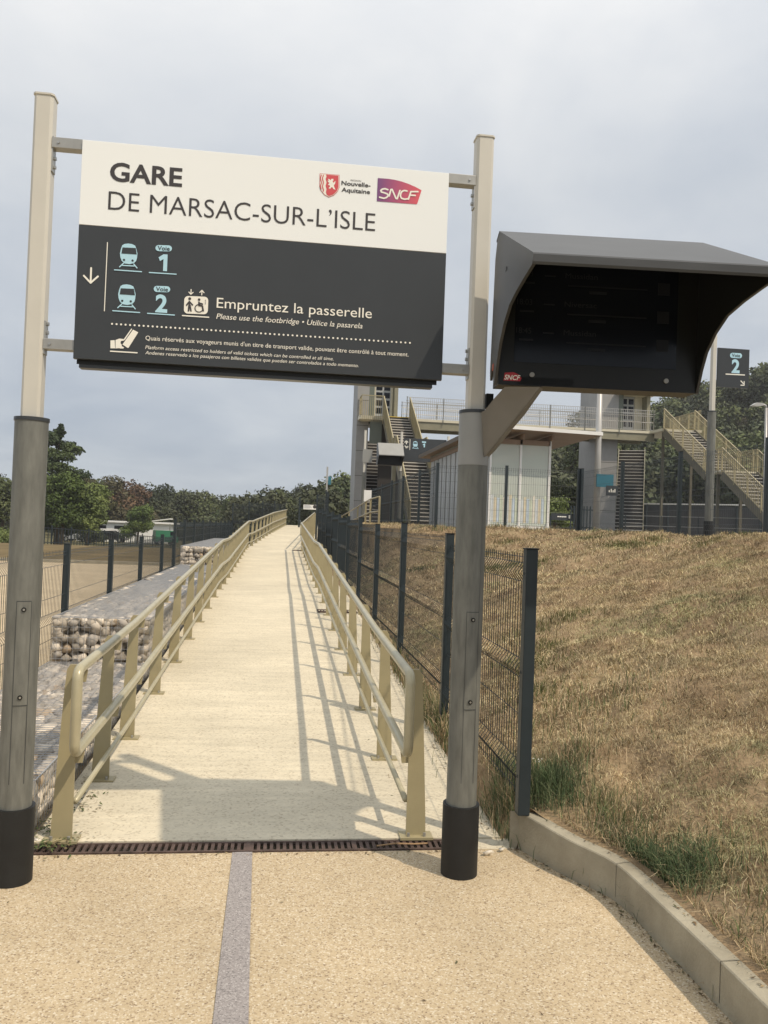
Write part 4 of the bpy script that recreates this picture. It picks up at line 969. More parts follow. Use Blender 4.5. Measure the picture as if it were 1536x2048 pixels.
MB().box((SX0+.05,SYB-.02,PLAT+.15),(SX1-.04,SYB,wz-.2)).build('rear_pane', M['glass'], sh)

# ================================================================= SIGNS ON PLATFORM
t = empty('platform_post_sign', (6.98,12.75,PLAT), 'cream and grey post with a dark Voie 2 flag sign at the right edge', 'sign')
gate_post(t, 6.98, 12.75, PLAT-.05, 3.60, 2.13, s=.92)
q0 = onY(1449,696,12.72); q1 = onY(1497,777,12.72)
f = MB().box((7.04,12.72,q1.z),(q1.x,12.75,q0.z)).build('flag_panel', M['panel'], t)
def put(s, pa, pb, cap, y, m, parent, bold=.02):
    a = onY(*pa, y); b = onY(*pb, y); put_text('lettering', s, a.x, (a.z+b.z)/2, b.x, abs(onY(pa[0], pa[1]-cap, y).z-a.z), y, m, parent, bold)
k_ = 12.715
def flat(name, pts, y, m, parent): q = [onY(*p, y) for p in pts]; return MB().add([tuple(v) for v in q], [tuple(range(len(q)))]).build(name, m, parent)
ZR = lambda x, y: (1380+x/4.096, 600+y/4.096)
flat('pill', [ZR(*p) for p in rrect(377,455,98,42,20,R(3))], k_, M['blue'], f)
put('Voie', ZR(343,464), ZR(411,468), 6.2, k_-.004, M['panel'], f, .01)
put('2', ZR(340,592), ZR(406,596), 25, k_, M['blue'], f, .035)
flat('underline', [ZR(292,602),(ZR(450,610)),ZR(450,619),ZR(292,611)], k_, M['print'], f)
flat('arrow', [ZR(412,663),ZR(418,658),ZR(440,682),ZR(436,690)], k_, M['print'], f); flat('arrow', [ZR(414,694),ZR(440,694),ZR(440,664),ZR(447,664),ZR(447,702),ZR(414,702)], k_, M['print'], f)
# far information sign and its display
t = empty('platform_sign', (4.42,30.65,PLAT), 'small dark Voie 1 direction sign on cream posts in front of the left stair', 'sign')
gate_post(t, 4.44, 30.65, PLAT, 3.6, 2.1, s=1.0)
MB().prism(sqp(6.2, 30.5, .084), PLAT, PLAT+3.5, 'z').build('upper_profile', M['beige'], t)
f = MB().box((4.52,30.6,4.16),(6.15,30.63,5.03)).build('direction_panel', M['panel'], t)
k_ = 30.59; ZF = lambda x, y: (690+x/8.084, 740+y/8.084)
def fb(name, segs, w_, m):
    mb = MB()
    for a, b in segs: mb.beam(onY(*ZF(*a), k_), onY(*ZF(*b), k_), .004, w_)
    return mb.build(name, m, f)
fb('arrow', [((992,1200),(992,1142)),((963,1172),(992,1142)),((1020,1172),(992,1142)),((965,1225),(1012,1255)),((1012,1255),(1016,1228)),((1012,1255),(980,1258))], .035, M['print'])
fb('divider_line', [((1052,1115),(1047,1292))], .02, M['print'])
flat('train_pictogram', [ZF(*p) for p in ((1105,1160),(1140,1148),(1168,1162),(1176,1215),(1160,1240),(1115,1238),(1098,1210))], k_, M['blue'], f)
flat('windscreen', [ZF(*p) for p in ((1112,1168),(1160,1170),(1165,1192),(1108,1190))], k_-.006, M['panel'], f)
fb('track_lines', [((1115,1240),(1100,1256)),((1160,1242),(1178,1258)),((1088,1262),(1187,1270))], .02, M['blue'])
flat('pill', [ZF(*p) for p in ((1245,1152),(1310,1156),(1310,1180),(1245,1176))], k_, M['blue'], f)
flat('numeral', [ZF(*p) for p in ((1256,1205),(1280,1188),(1297,1190),(1291,1252),(1270,1250),(1275,1212),(1262,1220))], k_, M['blue'], f)
put('Acc\u00e8s aux quais', ZF(1278,1392), ZF(1640,1412), 4.6, k_, M['print'], f, .01)
t = empty('platform_display', (3.08,30.8,PLAT), 'small grey and black hooded display between cream posts near the left stair', 'display')
gate_post(t, 3.08, 30.8, PLAT, 3.6, 2.0, s=1.0)
c = MB().box((3.56,30.55,3.98),(4.46,30.9,4.78)).build('casing', M['black'], t)
mb = MB(); mb.prism([(30.1,4.30),(30.1,4.33),(30.55,4.80),(30.9,4.80),(30.9,4.77),(30.56,4.77)], 3.54, 4.48, 'x'); mb.build('hood', M['galvlight'], t)
for x in (3.54,4.47): MB().prism([(30.11,4.30),(30.55,4.78),(30.9,4.78),(30.9,4.0),(30.55,3.98)], x, x+.012, 'x').build('side_shield', M['grey'], t)
MB().box((3.12,30.76,4.2),(3.56,30.84,4.28)).build('support_arm', M['galvlight'], t)
MB().box((3.0,30.72,4.05),(3.36,30.76,4.55)).build('equipment_box', M['galvlight'], t)
tag(MB().box((2.95,29.2,2.55),(3.22,29.22,2.95)).build('notice', M['offwhite'], loc=(2.95,29.2,2.55)), 'small white notice sheet on the fence before the left stair', 'notice')
# pole with teal plate
t = empty('lamp_post', (7.6,19.2,PLAT), 'plain light grey pole with a teal plate right of the glass shelter', 'pole')
MB().tube([(7.62,19.2,PLAT-.1),(7.6,19.2,5.9)], [.085,.06], 16).build('shaft', M['lampgrey'], t, smooth=True)
a, b = onY(1193,948,19.05), onY(1226,975,19.05); MB().box((a.x,19.03,b.z),(b.x,19.06,a.z)).build('teal_plate', M['teal'], t)
t = empty('platform_notice', (8.0,18.6,PLAT), 'small dark pictogram plate beside the grey pole', 'sign')
a, b = onY(1213,971,18.6), onY(1236,992,18.6); p = MB().box((a.x,18.6,b.z),(b.x,18.62,a.z)).build('plate', M['panel'], t)
for i in range(4): MB().box((a.x+.06+.045*i,18.595,b.z+.08),(a.x+.085+.045*i,18.5995,b.z+.08+.05+.03*(i % 2))).build('pictogram', M['print'], p)
MB().box((8.02,18.625,PLAT),(8.06,18.665,a.z)).build('post', M['fence'], t)
# street lamp at the right edge
t = empty('street_lamp', (17.45,28,PLAT), 'slim grey street lamp with a short curved head at the right edge', 'lamp')
MB().tube([(17.5,28,PLAT-.1),(17.42,28,6.5)], [.075,.045], 10).build('mast', M['lampgrey'], t, smooth=True)
MB().tube([(17.42,28,6.5),(17.40,28,6.58),(17.33,28,6.61),(17.20,28,6.62)], .04, 8).build('arm', M['lampgrey'], t, smooth=True)
MB().prism([(16.82,6.55),(17.0,6.53),(17.25,6.57),(17.25,6.66),(17.0,6.665)], 27.9, 28.1, 'y').build('lamp_head', M['lampgrey'], t)
# far thin pole with plate near ramp end
t = empty('platform_pole', (3.3,60,1), 'thin far pole with a small blue flag plate above the hill line', 'pole')
MB().box((3.22,59.95,1),(3.38,60.1,3.5)).build('lower_tube', M['galv'], t); MB().box((3.26,59.96,3.5),(3.38,60.08,5.9)).build('upper_profile', M['lampgrey'], t)
MB().box((3.40,59.98,4.6),(3.62,60.0,5.2)).build('flag_panel', M['teal'], t)
# white notice at the ramp end
t = empty('ramp_notice', (1.2,44.1,1.5), 'white notice board with a dark round emblem at the far end of the ramp', 'sign')
a, b = onY(607,1009,44.1), onY(633,1019.5,44.1)
p = MB().box((a.x,44.1,b.z),(b.x,44.12,a.z)).build('board', M['offwhite'], t)
W_ = b.x-a.x; H_ = a.z-b.z
for i in range(4): MB().box((a.x+W_*.06,44.094,a.z-H_*(.2+.18*i)),(a.x+W_*(.5+.07*(i % 3)),44.0985,a.z-H_*(.13+.18*i))).build('text_line', mat('grey_print', (.35,.36,.42), .5) if i == 0 else bpy.data.materials['grey_print'], p)
MB().add([(a.x+W_*.86+.1*math.cos(i*math.pi/8),44.0985,a.z-H_*.4+.1*math.sin(i*math.pi/8)) for i in range(16)], [tuple(range(16))]).build('emblem', M['ink'], p)
MB().box((a.x-.25,44.12,1.4),(a.x-.15,44.2,3.1)).build('post', M['fence'], t); MB().box((a.x-.2,44.13,a.z-.25),(a.x+.2,44.17,a.z-.18)).build('batten', M['fence'], t)
# dark sign and palisade gate behind the shelter
t = empty('track_gate', (13.5,38,PLAT), 'small black palisade gate with a dark sign under the bridge', 'gate')
for i in range(8): x = 13.75+i*.16; MB().box((x,37.9,PLAT),(x+.06,37.95,PLAT+1.35)).build('pale', M['fence'], t)
for z in (.3,1.15): MB().box((13.7,37.96,PLAT+z),(15.05,38.0,PLAT+z+.05)).build('rail', M['fence'], t)
a, b = onY(1103,1026,38), onY(1158,1042,38); p = MB().box((a.x,38.02,b.z),(b.x,38.06,a.z)).build('sign_plate', M['panel'], t)
MB().box((a.x+.3,38.012,b.z+.15),(a.x+.75,38.018,b.z+.2)).build('print_line', M['print'], p); MB().box((a.x+.85,38.012,b.z+.1),(a.x+.95,38.018,b.z+.26)).build('print_line', M['print'], p)
MB().box((a.x-.06,38.0,PLAT),(a.x,38.05,b.z+.2)).build('post', M['fence'], t)
# ================================================================= LEFT BACKGROUND
def along(pa, da, pb, db, f): # points on the ground between two pixel columns at given depths
    A = atD(pa, 1040, da); B = atD(pb, 1040, db); x = A.x+(B.x-A.x)*f; y = A.y+(B.y-A.y)*f; return x, y
t = empty('palisade_fence', (*along(86,50,350,84,0), 0), 'low black picket fence in front of the parked cars', 'fence')
mb = MB()
for i in range(64):
    x, y = along(60,49,352,84,i/63); z = terr(x, y); h_ = .045 if i % 6 == 0 else .018; mb.box((x-h_,y-.03,z),(x+h_,y+.03,z+1.15+(.12 if i % 6 == 0 else 0)))
mb.build('pickets', M['fence'], t); mb = MB()
for i in range(12):
    a = along(60,49,352,84,i/12); b = along(60,49,352,84,(i+1)/12)
    for h in (.2,1.1): mb.beam((a[0],a[1],terr(*a)+h),(b[0],b[1],terr(*b)+h), .04, .05)
mb.build('rails', M['fence'], t)
def car(name, label, px, d, L, H, pm, rz, cat='car', van=False):
    q = atD(px, 1075, d); z = terr(q.x, q.y)+.03
    t = empty(name, (q.x, q.y, z), label, cat, 'vehicles parked behind the picket fence')
    W_ = .86; k_ = L/4.2; hh = H/1.5
    out_ = [(-2.1,.35),(-2.08,.80),(-1.75,.92),(-1.6,.98),(-1.05,1.42),(.35,1.5),(1.1,1.02),(1.75,.90),(2.08,.68),(2.1,.32)] if not van else [(-2.1,.35),(-2.1,1.45),(-1.9,1.52),(1.1,1.5),(1.6,1.0),(2.08,.85),(2.1,.32)]
    def mk(nm, ol, w_, m): 
        o = MB().prism([(a*k_, b*hh) for a, b in ol], -w_, w_, 'y').build(nm, m); o.parent = t; return o
    bd = mk('body', out_, W_, pm)
    win = [(-1.45,1.0),(-1.02,1.36),(.30,1.42),(.95,1.02)] if not van else [(.55,1.0),(.55,1.4),(1.05,1.4),(1.45,1.02)]
    mk('side_window', win, W_+.006, M['glass_dark'])
    for x in (-1.3, 1.3):
        for s_ in (-1, 1):
            w_ = MB().tube([(x*k_,s_*(W_-.18),.32),(x*k_,s_*(W_+.01),.32)], .32, 16).build('wheel', M['tyre']); w_.parent = t
            r_ = MB().tube([(x*k_,s_*(W_+.01),.32),(x*k_,s_*(W_+.02),.32)], .19, 12).build('rim', M['steel']); r_.parent = w_
    for s_ in (-1, 1): h_ = MB().box((2.02*k_,s_*.6-.15,.62*hh),(2.10*k_,s_*.6+.15,.78*hh)).build('headlight', M['offwhite']); h_.parent = t
    t.rotation_euler.z = rz; return t
car('parked_car', 'silver hatchback parked behind the black picket fence', 158, 100, 4.1, 1.5, M['carpaint'], R(-8))
car('parked_car', 'dark car parked right of the silver hatchback', 222, 103, 4.0, 1.45, M['carblack'], R(-5))
car('parked_van', 'small green truck at the right end of the white sheds', 331, 99, 2.7, 1.75, M['cargreen'], R(20), 'truck', True)
# long white shed
q = atD(275, 1060, 106); zt = terr(q.x, q.y)
t = empty('white_shed', (q.x, q.y, zt), 'long low white building half hidden behind the trees', 'building')
MB().box((q.x-7.5,q.y,zt),(q.x+4.4,q.y+4,zt+2.5)).build('wall', M['offwhite'], t)
MB().box((q.x-7.9,q.y-.4,zt+2.5),(q.x+4.8,q.y+4.4,zt+2.7)).build('roof', M['offwhite'], t)
for i in range(3): MB().box((q.x-5.5+i*2.6,q.y-.03,zt+1.7),(q.x-3.9+i*2.6,q.y-.002,zt+2.1)).build('window', M['glass_dark'], t)
q = atD(312, 1052, 100); zt = terr(q.x, q.y)
t = empty('white_awning', (q.x, q.y, zt), 'pale sloping awning beside the small green truck', 'awning')
mb = MB(); mb.beam((q.x-2.6,q.y,zt+2.5),(q.x+1.8,q.y,zt+3.2), 3.0, .12); mb.build('canopy', M['offwhite'], t)
for xx_ in (-2.4,1.6): MB().box((q.x+xx_,q.y,zt),(q.x+xx_+.1,q.y+.1,zt+2.6)).build('leg', M['galvlight'], t)

# ================================================================= VEGETATION
def leaves(blobs, n, size, cols, rg, droop=0.0):
    """leaf-sized quads filling the blobs (cx,cy,cz,rx,ry,rz,weight)"""
    B = np.array(blobs, float); wt_ = B[:, 6]/B[:, 6].sum(); k_ = rg.choice(len(B), n, p=wt_)
    d = rg.normal(size=(n, 3)); d /= np.linalg.norm(d, axis=1)[:, None]; r_ = .45+.62*rg.random(n)**.55
    bump = 1+.22*np.sin(d[:, 0]*5+k_*1.7)*np.cos(d[:, 2]*6+k_)
    C = B[k_, :3] + d*B[k_, 3:6]*(r_*bump)[:, None]
    nn_ = d*.9 + rg.normal(size=(n, 3))*.7 + np.array([0, 0, .35]); nn_ /= np.linalg.norm(nn_, axis=1)[:, None]
    a = np.cross(nn_, rg.normal(size=(n, 3))); a /= np.linalg.norm(a, axis=1)[:, None]; b = np.cross(nn_, a)
    s_ = size*(.6+.8*rg.random(n))[:, None]; a = a*s_; b = b*s_*.62
    V = np.stack([C-a, C-b*1.0, C+a, C+b*1.0], 1).reshape(-1, 3); Fq = np.arange(4*n).reshape(-1, 4)
    base = np.array(cols)[rg.integers(len(cols), size=len(B))][k_]
    c = base*(.75+.5*rg.random(n))[:, None]; return V, Fq, np.repeat(c, 4, 0)
G1 = [(.085,.105,.045),(.065,.085,.04),(.10,.12,.05),(.075,.085,.045)]
G2 = [(.13,.17,.055),(.16,.20,.065),(.10,.135,.045)]
G3 = [(.13,.085,.05),(.11,.07,.045),(.085,.08,.045)]
G4 = [(.055,.068,.036),(.065,.075,.042),(.045,.058,.034)]
def crown_blobs(kind, h, w_, rg):
    o_ = []
    if kind == 'column':
        for i in range(26):
            f = i/25; rr = w_*.5*(1-f)**.6*(.35+.65*min(1, f*4)); a = rg.random()*6.28; o_.append((math.cos(a)*rr*.7, math.sin(a)*rr*.7, h*(.14+.86*f), rr*.45+.25, rr*.45+.25, h*.045, 1))
    else:
        nB = 20
        for i in range(nB):
            a = rg.random()*6.28; f = rg.random(); rr = w_*.5*math.sqrt(rg.random())*(.75 if f > .6 else 1)*.75; z = h*(.30+.58*f); s_ = w_*(.13+.10*rg.random())
            o_.append((math.cos(a)*rr, math.sin(a)*rr, z, s_, s_, s_*.8, 1))
        o_.append((0, 0, h*.6, w_*.3, w_*.3, h*.28, 2))
    return o_
def tree(name, label, px, d, toppy, w_, kind, cols, n, size, seed, group='trees beyond the car park', zb=None, cat='tree'):
    q = atD(px, toppy, d); z0 = terr(q.x, q.y) if zb is None else zb; h = q.z-z0; rg = np.random.default_rng(seed)
    t = empty(name, (q.x, q.y, z0), label, cat, group); n = int(n*2.4); size *= .62
    B = crown_blobs(kind, h, w_, rg); V, Fq, c = leaves(B, n, size, cols, rg)
    npmesh('crown', V+np.array([q.x, q.y, z0]), Fq, M['leaf'], t, colr=c)
    tr = MB(); tr.tube([(q.x,q.y,z0-.2),(q.x+.1,q.y,z0+h*.3),(q.x,q.y,z0+h*.75)], [h*.022+.05,h*.016+.03,.03], 8)
    for i in range(6):
        b = B[int(rg.integers(len(B)))]; zz = z0+h*(.25+.08*i); tr.tube([(q.x+.08,q.y,zz),(q.x+b[0]*.5,q.y+b[1]*.5,(zz+z0+b[2])/2+.2),(q.x+b[0],q.y+b[1],z0+b[2])], [h*.009+.03,h*.006+.02,.02], 5)
    tr.build('trunk', M['bark'], t); return t
tree('poplar_tree', 'tall narrow dark green tree right of the left gate post', 122, 78, 858, 8.6, 'column', [(.05,.075,.03),(.04,.06,.028),(.065,.09,.035)], 9000, .20, 11)
tree('broadleaf_tree', 'bright yellow green bushy tree below the tall narrow tree', 178, 74, 965, 4.6, 'round', G2, 6000, .17, 12)
tree('broadleaf_tree', 'darker green tree in front of the tall narrow tree trunk', 128, 72, 945, 5.2, 'round', [(.06,.09,.025),(.075,.11,.03)], 7000, .17, 13)
tree('broadleaf_tree', 'reddish brown dying tree in the row beyond the car park', 245, 118, 958, 9.5, 'round', G3, 7000, .30, 14)
tree('broadleaf_tree', 'olive tree just left of the reddish brown tree', 178, 112, 955, 7, 'round', [(.07,.07,.03),(.06,.075,.03)], 6000, .28, 15)
tree('small_tree', 'small light green roadside tree before the white building', 277, 96, 1008, 4.2, 'round', [(.08,.12,.035),(.10,.14,.04)], 4000, .16, 16)
tree('broadleaf_tree', 'dark tree just right of the reddish brown tree', 300, 125, 968, 10, 'round', G4, 6000, .30, 17)
tree('broadleaf_tree', 'rounded dark tree in the middle of the left row', 345, 132, 986, 10, 'round', G4, 6000, .30, 18)
tree('broadleaf_tree', 'broad green tree right of the middle of the left row', 390, 134, 984, 11, 'round', G1, 6500, .32, 19)
tree('broadleaf_tree', 'dull green tree behind the ramp railing at the row end', 435, 136, 994, 11, 'round', G4, 6500, .32, 20)
tree('broadleaf_tree', 'pale green tree top beside the tall dark fence post', 475, 130, 996, 8, 'round', [(.09,.12,.045),(.07,.10,.04)], 5000, .30, 21)
tree('broadleaf_tree', 'small dark tree where the left row meets the hill', 515, 138, 1003, 8, 'round', G4, 4500, .30, 22)
tree('broadleaf_tree', 'green tree at the left edge behind the gate post', 8, 84, 936, 7.5, 'round', G1, 6000, .20, 23)
tree('broadleaf_tree', 'second green tree left of the gate post, farther out', -60, 90, 940, 8, 'round', G1, 4000, .24, 24)
tree('shrub', 'low dark shrub under the trees by the silver hatchback', 180, 92, 1052, 3.4, 'round', G4, 2200, .14, 25, 'shrubs beyond the car park', cat='shrub')
tree('shrub', 'bright low hedge bush at the far left edge', 5, 66, 1062, 3.0, 'round', G2, 2200, .10, 26, 'shrubs beyond the car park', cat='shrub')
tree('shrub', 'yellow green bush just right of the shelter glass', 1108, 44, 995, 2.2, 'round', G2, 2500, .09, 27, 'shrubs behind the platform', zb=PLAT, cat='shrub')
tree('shrub', 'rounded olive bush under the bridge behind the black gate', 1150, 52, 975, 5.0, 'round', [(.07,.085,.03),(.06,.07,.03)], 5000, .13, 28, 'shrubs behind the platform', zb=PLAT, cat='shrub')
tree('broadleaf_tree', 'small leafy tree top showing above the bridge railing', 1172, 80, 812, 7.5, 'round', G1, 6000, .22, 29, 'trees behind the footbridge', zb=2.0)
# low scrub hiding the base of the left row
rg = np.random.default_rng(77); B = []
for i in range(70):
    px = rg.uniform(-80, 560); d = rg.uniform(124, 150); q = atD(px, 1040, d); B.append((q.x, q.y, terr(q.x, q.y)+rg.uniform(.8, 3.0), 3.2, 2.4, 2.2, 1))
V, Fq, c = leaves(B, 60000, .21, G4+G1, rg); tag(npmesh('undergrowth', V, Fq, M['leaf'], colr=c), 'dark undergrowth filling below the left tree row', 'undergrowth', kind='stuff')
# wooded hill
Vs = []; Fs = []; Cs = []; nb = 0
protos = []
for s_ in range(5):
    rg = np.random.default_rng(300+s_); B = crown_blobs('round', 9, 7.5, rg); V, Fq, c = leaves(B, 1500, .29, [(1,1,1)], rg); protos.append((V, Fq, c))
rg = np.random.default_rng(41); cnt = 0
for y in np.arange(76, 186, 5.2):
    for x in np.arange(-22, 150, 5.6):
        if y < 100 and x < 6: continue
        if x/y > 1.0: continue
        xx_ = x+rg.normal()*1.6; yy_ = y+rg.normal()*1.6
        if xx_ < -6 and yy_ < 140: continue
        if y > 158 and lerp(RIDGE, x) > 8: pass
        V, Fq, c = protos[rg.integers(5)]; a = rg.random()*6.28; k_ = .75+.5*rg.random()
        if xx_ < 20: k_ *= .75
        Rz = np.array([[math.cos(a), -math.sin(a), 0], [math.sin(a), math.cos(a), 0], [0, 0, 1]])
        base = np.array((G4+G1+G4+[(.06,.075,.03)])[rg.integers(13 if False else 9)])*(.8+.5*rg.random())
        if rg.random() < .08: base = np.array((.10,.125,.045))
        Vs.append((V @ Rz.T)*k_ + np.array([xx_, yy_, hillz(xx_, yy_)])); Fs.append(Fq+nb); Cs.append(c*base); nb += len(V); cnt += 1
tag(npmesh('hillside_wood', np.concatenate(Vs), np.concatenate(Fs), M['leaf'], colr=np.concatenate(Cs)), 'dense green wood covering the hillside behind the station', 'wood', kind='stuff')
# ---- grass
def blades(P0, h, wd, cols, rg, lean=.5):
    """curved tapering blades: 5 vertices, one quad and one triangle kept as two quads"""
    n = len(P0); a = rg.random(n)*2*math.pi; L = (rg.random(n)**.8)*lean; hh = h*(.55+.9*rg.random(n))
    dx, dy = np.cos(a)*L, np.sin(a)*L; b = rg.random(n)*math.pi; wx, wy = np.cos(b)*wd, np.sin(b)*wd
    z = np.zeros(n)
    p = np.stack([P0+np.stack([-wx,-wy,z-.01],1), P0+np.stack([wx,wy,z-.01],1),
                  P0+np.stack([wx*.8+dx*hh*.35, wy*.8+dy*hh*.35, hh*.55],1), P0+np.stack([-wx*.8+dx*hh*.35,-wy*.8+dy*hh*.35,hh*.55],1),
                  P0+np.stack([wx*.15+dx*hh, wy*.15+dy*hh, hh*(1-.35*L)],1), P0+np.stack([-wx*.15+dx*hh,-wy*.15+dy*hh,hh*(1-.35*L)],1)], 1)
    V = p.reshape(-1, 3); i = np.arange(n)*6
    Fq = np.concatenate([np.stack([i,i+1,i+2,i+3],1), np.stack([i+3,i+2,i+4,i+5],1)])
    c = np.array(cols)[rg.integers(len(cols), size=n)]*(.75+.55*rg.random(n))[:, None]
    return V, Fq, np.repeat(c, 6, 0)
rg = np.random.default_rng(5)
straw = [(.44,.345,.225),(.36,.26,.15),(.54,.44,.29),(.28,.20,.115),(.38,.30,.18),(.24,.20,.11),(.48,.37,.22),(.20,.15,.09)]
# clump centres: grass grows in tufts
def sample_bank(n, y0, y1, xmax=6.6):
    out_ = []
    while len(out_) < n:
        y = y0 + (y1-y0)*rg.random(n*2); x = 1.3 + (xmax-1.3)*rg.random(n*2)
        for xx_, yy_ in zip(x, y):
            if xx_ > wallx(yy_)+.12 and len(out_) < n: out_.append((xx_, yy_))
    return np.array(out_)
def tufts(C, per, spread):
    n = len(C); P0 = np.repeat(C, per, 0) + rg.normal(size=(n*per, 2))*spread; ok = np.array([p[0] > wallx(p[1])+.10 for p in P0]); return P0[ok]
parts = []
for (nc, per, y0, y1, h, wd, spr, xm) in ((5200,22,1.4,5.5,.030,.0015,.032,4.6), (5000,20,5.5,10,.038,.0022,.05,6.5), (3600,14,10,20,.055,.004,.07,6.6), (900,10,20,32,.08,.006,.08,3.4)):
    P2 = tufts(sample_bank(nc, y0, y1, xm), per, spr); z = np.array([bz(x, y) for x, y in P2]); P3 = np.column_stack([P2, z])
    V, Fq, c = blades(P3, h, wd, straw, rg, 2.6)
    pn_ = vnoise(V[:, 0], V[:, 1], .10, 21)*.17+vnoise(V[:, 0], V[:, 1], .33, 22)*.17; c = c*np.clip(1+pn_, .5, 1.6)[:, None]
    # broad greener and browner drifts
    cx = V[:, 0]; cy = V[:, 1]; dr = .7*vnoise(cx, cy, .8, 31)+.5*vnoise(cx, cy, .3, 32)
    gmask = np.clip((dr-.55)*1.3, 0, .75)[:, None]; c = c*(1-gmask)+np.array([.21,.195,.105])*gmask*(c.mean(1)/.22)[:, None]
    bmask = np.clip((-dr-.5)*1.2, 0, .6)[:, None]; c = c*(1-bmask)+np.array([.24,.165,.11])*bmask*(c.mean(1)/.22)[:, None]
    parts.append((V, Fq, c))
parts = [(V, Fq, c*np.array([1.06,1.13,1.12])) for V, Fq, c in parts]
nb = 0; Fs = []
for V, Fq, c in parts: Fs.append(Fq+nb); nb += len(V)
tag(npmesh('dry_grass', np.concatenate([p[0] for p in parts]), np.concatenate(Fs), M['grass'], colr=np.concatenate([p[2] for p in parts])), 'dry straw coloured grass covering the bank', 'grass', kind='stuff')
green = [(.095,.13,.055),(.125,.16,.065),(.075,.105,.045),(.16,.18,.085)]
G5 = [(.085,.125,.06),(.11,.145,.07),(.065,.095,.048),(.15,.17,.09)]
parts = []
def gclump(cx, cy, rx, ry, n, h, wd, cols, lean=.7):
    P2 = np.column_stack([cx+rg.normal(size=n)*rx, cy+rg.normal(size=n)*ry]); P2 = P2[[not (p[0] < 1.24 and False) for p in P2]]
    z = np.array([bz(max(x, wallx(y)+.06), y) if x > wallx(y)+.05 else rampz(y) if y > 4.33 else 0.0 for x, y in P2]); parts.append(blades(np.column_stack([P2, z]), h, wd, cols, rg, lean))
gclump(1.50,4.36,.09,.11,1300,.12,.0018,G5); gclump(1.40,4.72,.04,.20,700,.11,.0018,G5+straw[:1]); gclump(1.29,4.55,.03,.13,600,.11,.0018,G5+straw[:2]); gclump(1.70,4.6,.12,.15,500,.08,.0018,green+straw[:4])
gclump(1.70,3.52,.04,.10,1300,.075,.0017,G5,1.0); gclump(1.78,3.40,.07,.09,900,.08,.0017,G5,1.0); gclump(1.66,3.75,.04,.10,300,.06,.0017,[(.095,.13,.065),(.075,.10,.05),(.13,.155,.08)]+straw[:1],1.1); gclump(1.85,3.5,.10,.14,750,.065,.0018,[(.10,.135,.065),(.08,.11,.05)]+straw[:2],1.1); gclump(1.70,3.95,.08,.12,500,.10,.0018,green+straw[:3])
for yy_ in np.arange(1.8,4.1,.035): gclump(edgex(yy_)+.028+.02*rg.random(), yy_, .024, .03, int(20+60*rg.random()), .05, .0015, straw+green[:2], 2.0)
gclump(2.05,2.85,.14,.16,700,.09,.0018,green+straw[:4]); gclump(2.3,3.2,.16,.16,500,.08,.0018,green+straw[:5])
gclump(1.28,6.6,.03,.5,900,.13,.0026,green+straw[:3]); gclump(1.28,8.6,.04,1.2,900,.12,.003,green+straw[:3]); gclump(2.1,5.4,.3,.3,700,.09,.0022,green+straw[:4])
for k_ in range(26):
    x = 1.9+4.4*rg.random(); y = 4.5+12*rg.random(); gclump(x, y, .14, .14, 160, .07, .0025+.0002*y, [(.11,.12,.045),(.14,.14,.06)], .8)
for k_ in range(30): x = 3.3+3.3*rg.random(); gclump(x, 17.75+.2*rg.random() if x < 6.3 else 13+4*rg.random(), .12, .1, 30, .11, .005, green+straw[:3], .7)
nb = 0; Fs = []
for V, Fq, c in parts: Fs.append(Fq+nb); nb += len(V)
tag(npmesh('green_grass', np.concatenate([p[0] for p in parts]), np.concatenate(Fs), M['grass'], colr=np.concatenate([p[2] for p in parts])), 'green grass tufts at the fence foot and along the concrete wall', 'grass', kind='stuff')
# dry litter along the foot and top of the wall
parts = []; pts = [(rng.uniform(-1.15,1.2), y_, (rampz(y_) if y_ > 4.34 else 0)+.003) for y_ in list(rng.uniform(1.5,4.19,70))+list(rng.uniform(4.4,9,60))] + [(rng.uniform(-1.15,.95), 4.19-abs(rng.normal())*.02, .004) for _ in range(120)] + [(1.22-abs(rng.normal())*.04, y_, rampz(y_)+.004) for y_ in rng.uniform(4.4,12,500)] + [(-1.14+abs(rng.normal())*.03, y_, rampz(y_)+.004) for y_ in rng.uniform(4.4,10,260)]
for i in range(len(wo)-1):
    a = Vector(wo[i]); b = Vector(wo[i+1]); c = Vector(wi[i])
    for k_ in range(int((b-a).length*230)):
        p = a.lerp(b, rng.random())
        if rng.random() < .6: pts.append((p.x-abs(rng.normal())*.022-.003, p.y+rng.normal()*.01, .004))
        elif rng.random() < .6: q_ = p.lerp(c+(p-a), .55+.45*rng.random()); pts.append((q_.x, q_.y, hw(q_.y)+.004))
P2 = np.array(pts); n = len(P2); a = rg.normal(size=(n,3)); a[:, 2] *= .3; a /= np.linalg.norm(a, axis=1)[:, None]; b = np.cross(a, [0,0,1]); s_ = .009*(.3+1.4*rg.random(n)**2)[:, None]
V = np.stack([P2-a*s_, P2-b*s_*.35+[0,0,.002], P2+a*s_, P2+b*s_*.35], 1).reshape(-1, 3); V[:, 2] = np.maximum(V[:, 2], np.repeat(P2[:, 2], 4)-.0005)
c = np.repeat(np.array([(.16,.11,.06),(.10,.07,.04),(.30,.23,.13),(.10,.10,.05)])[rg.integers(4, size=n)], 4, 0)
tag(npmesh('plant_litter', V, np.arange(4*n).reshape(-1,4), M['leaf'], colr=c), 'dry leaf litter scattered along the concrete edging wall, drain and ramp edges', 'litter', kind='stuff')
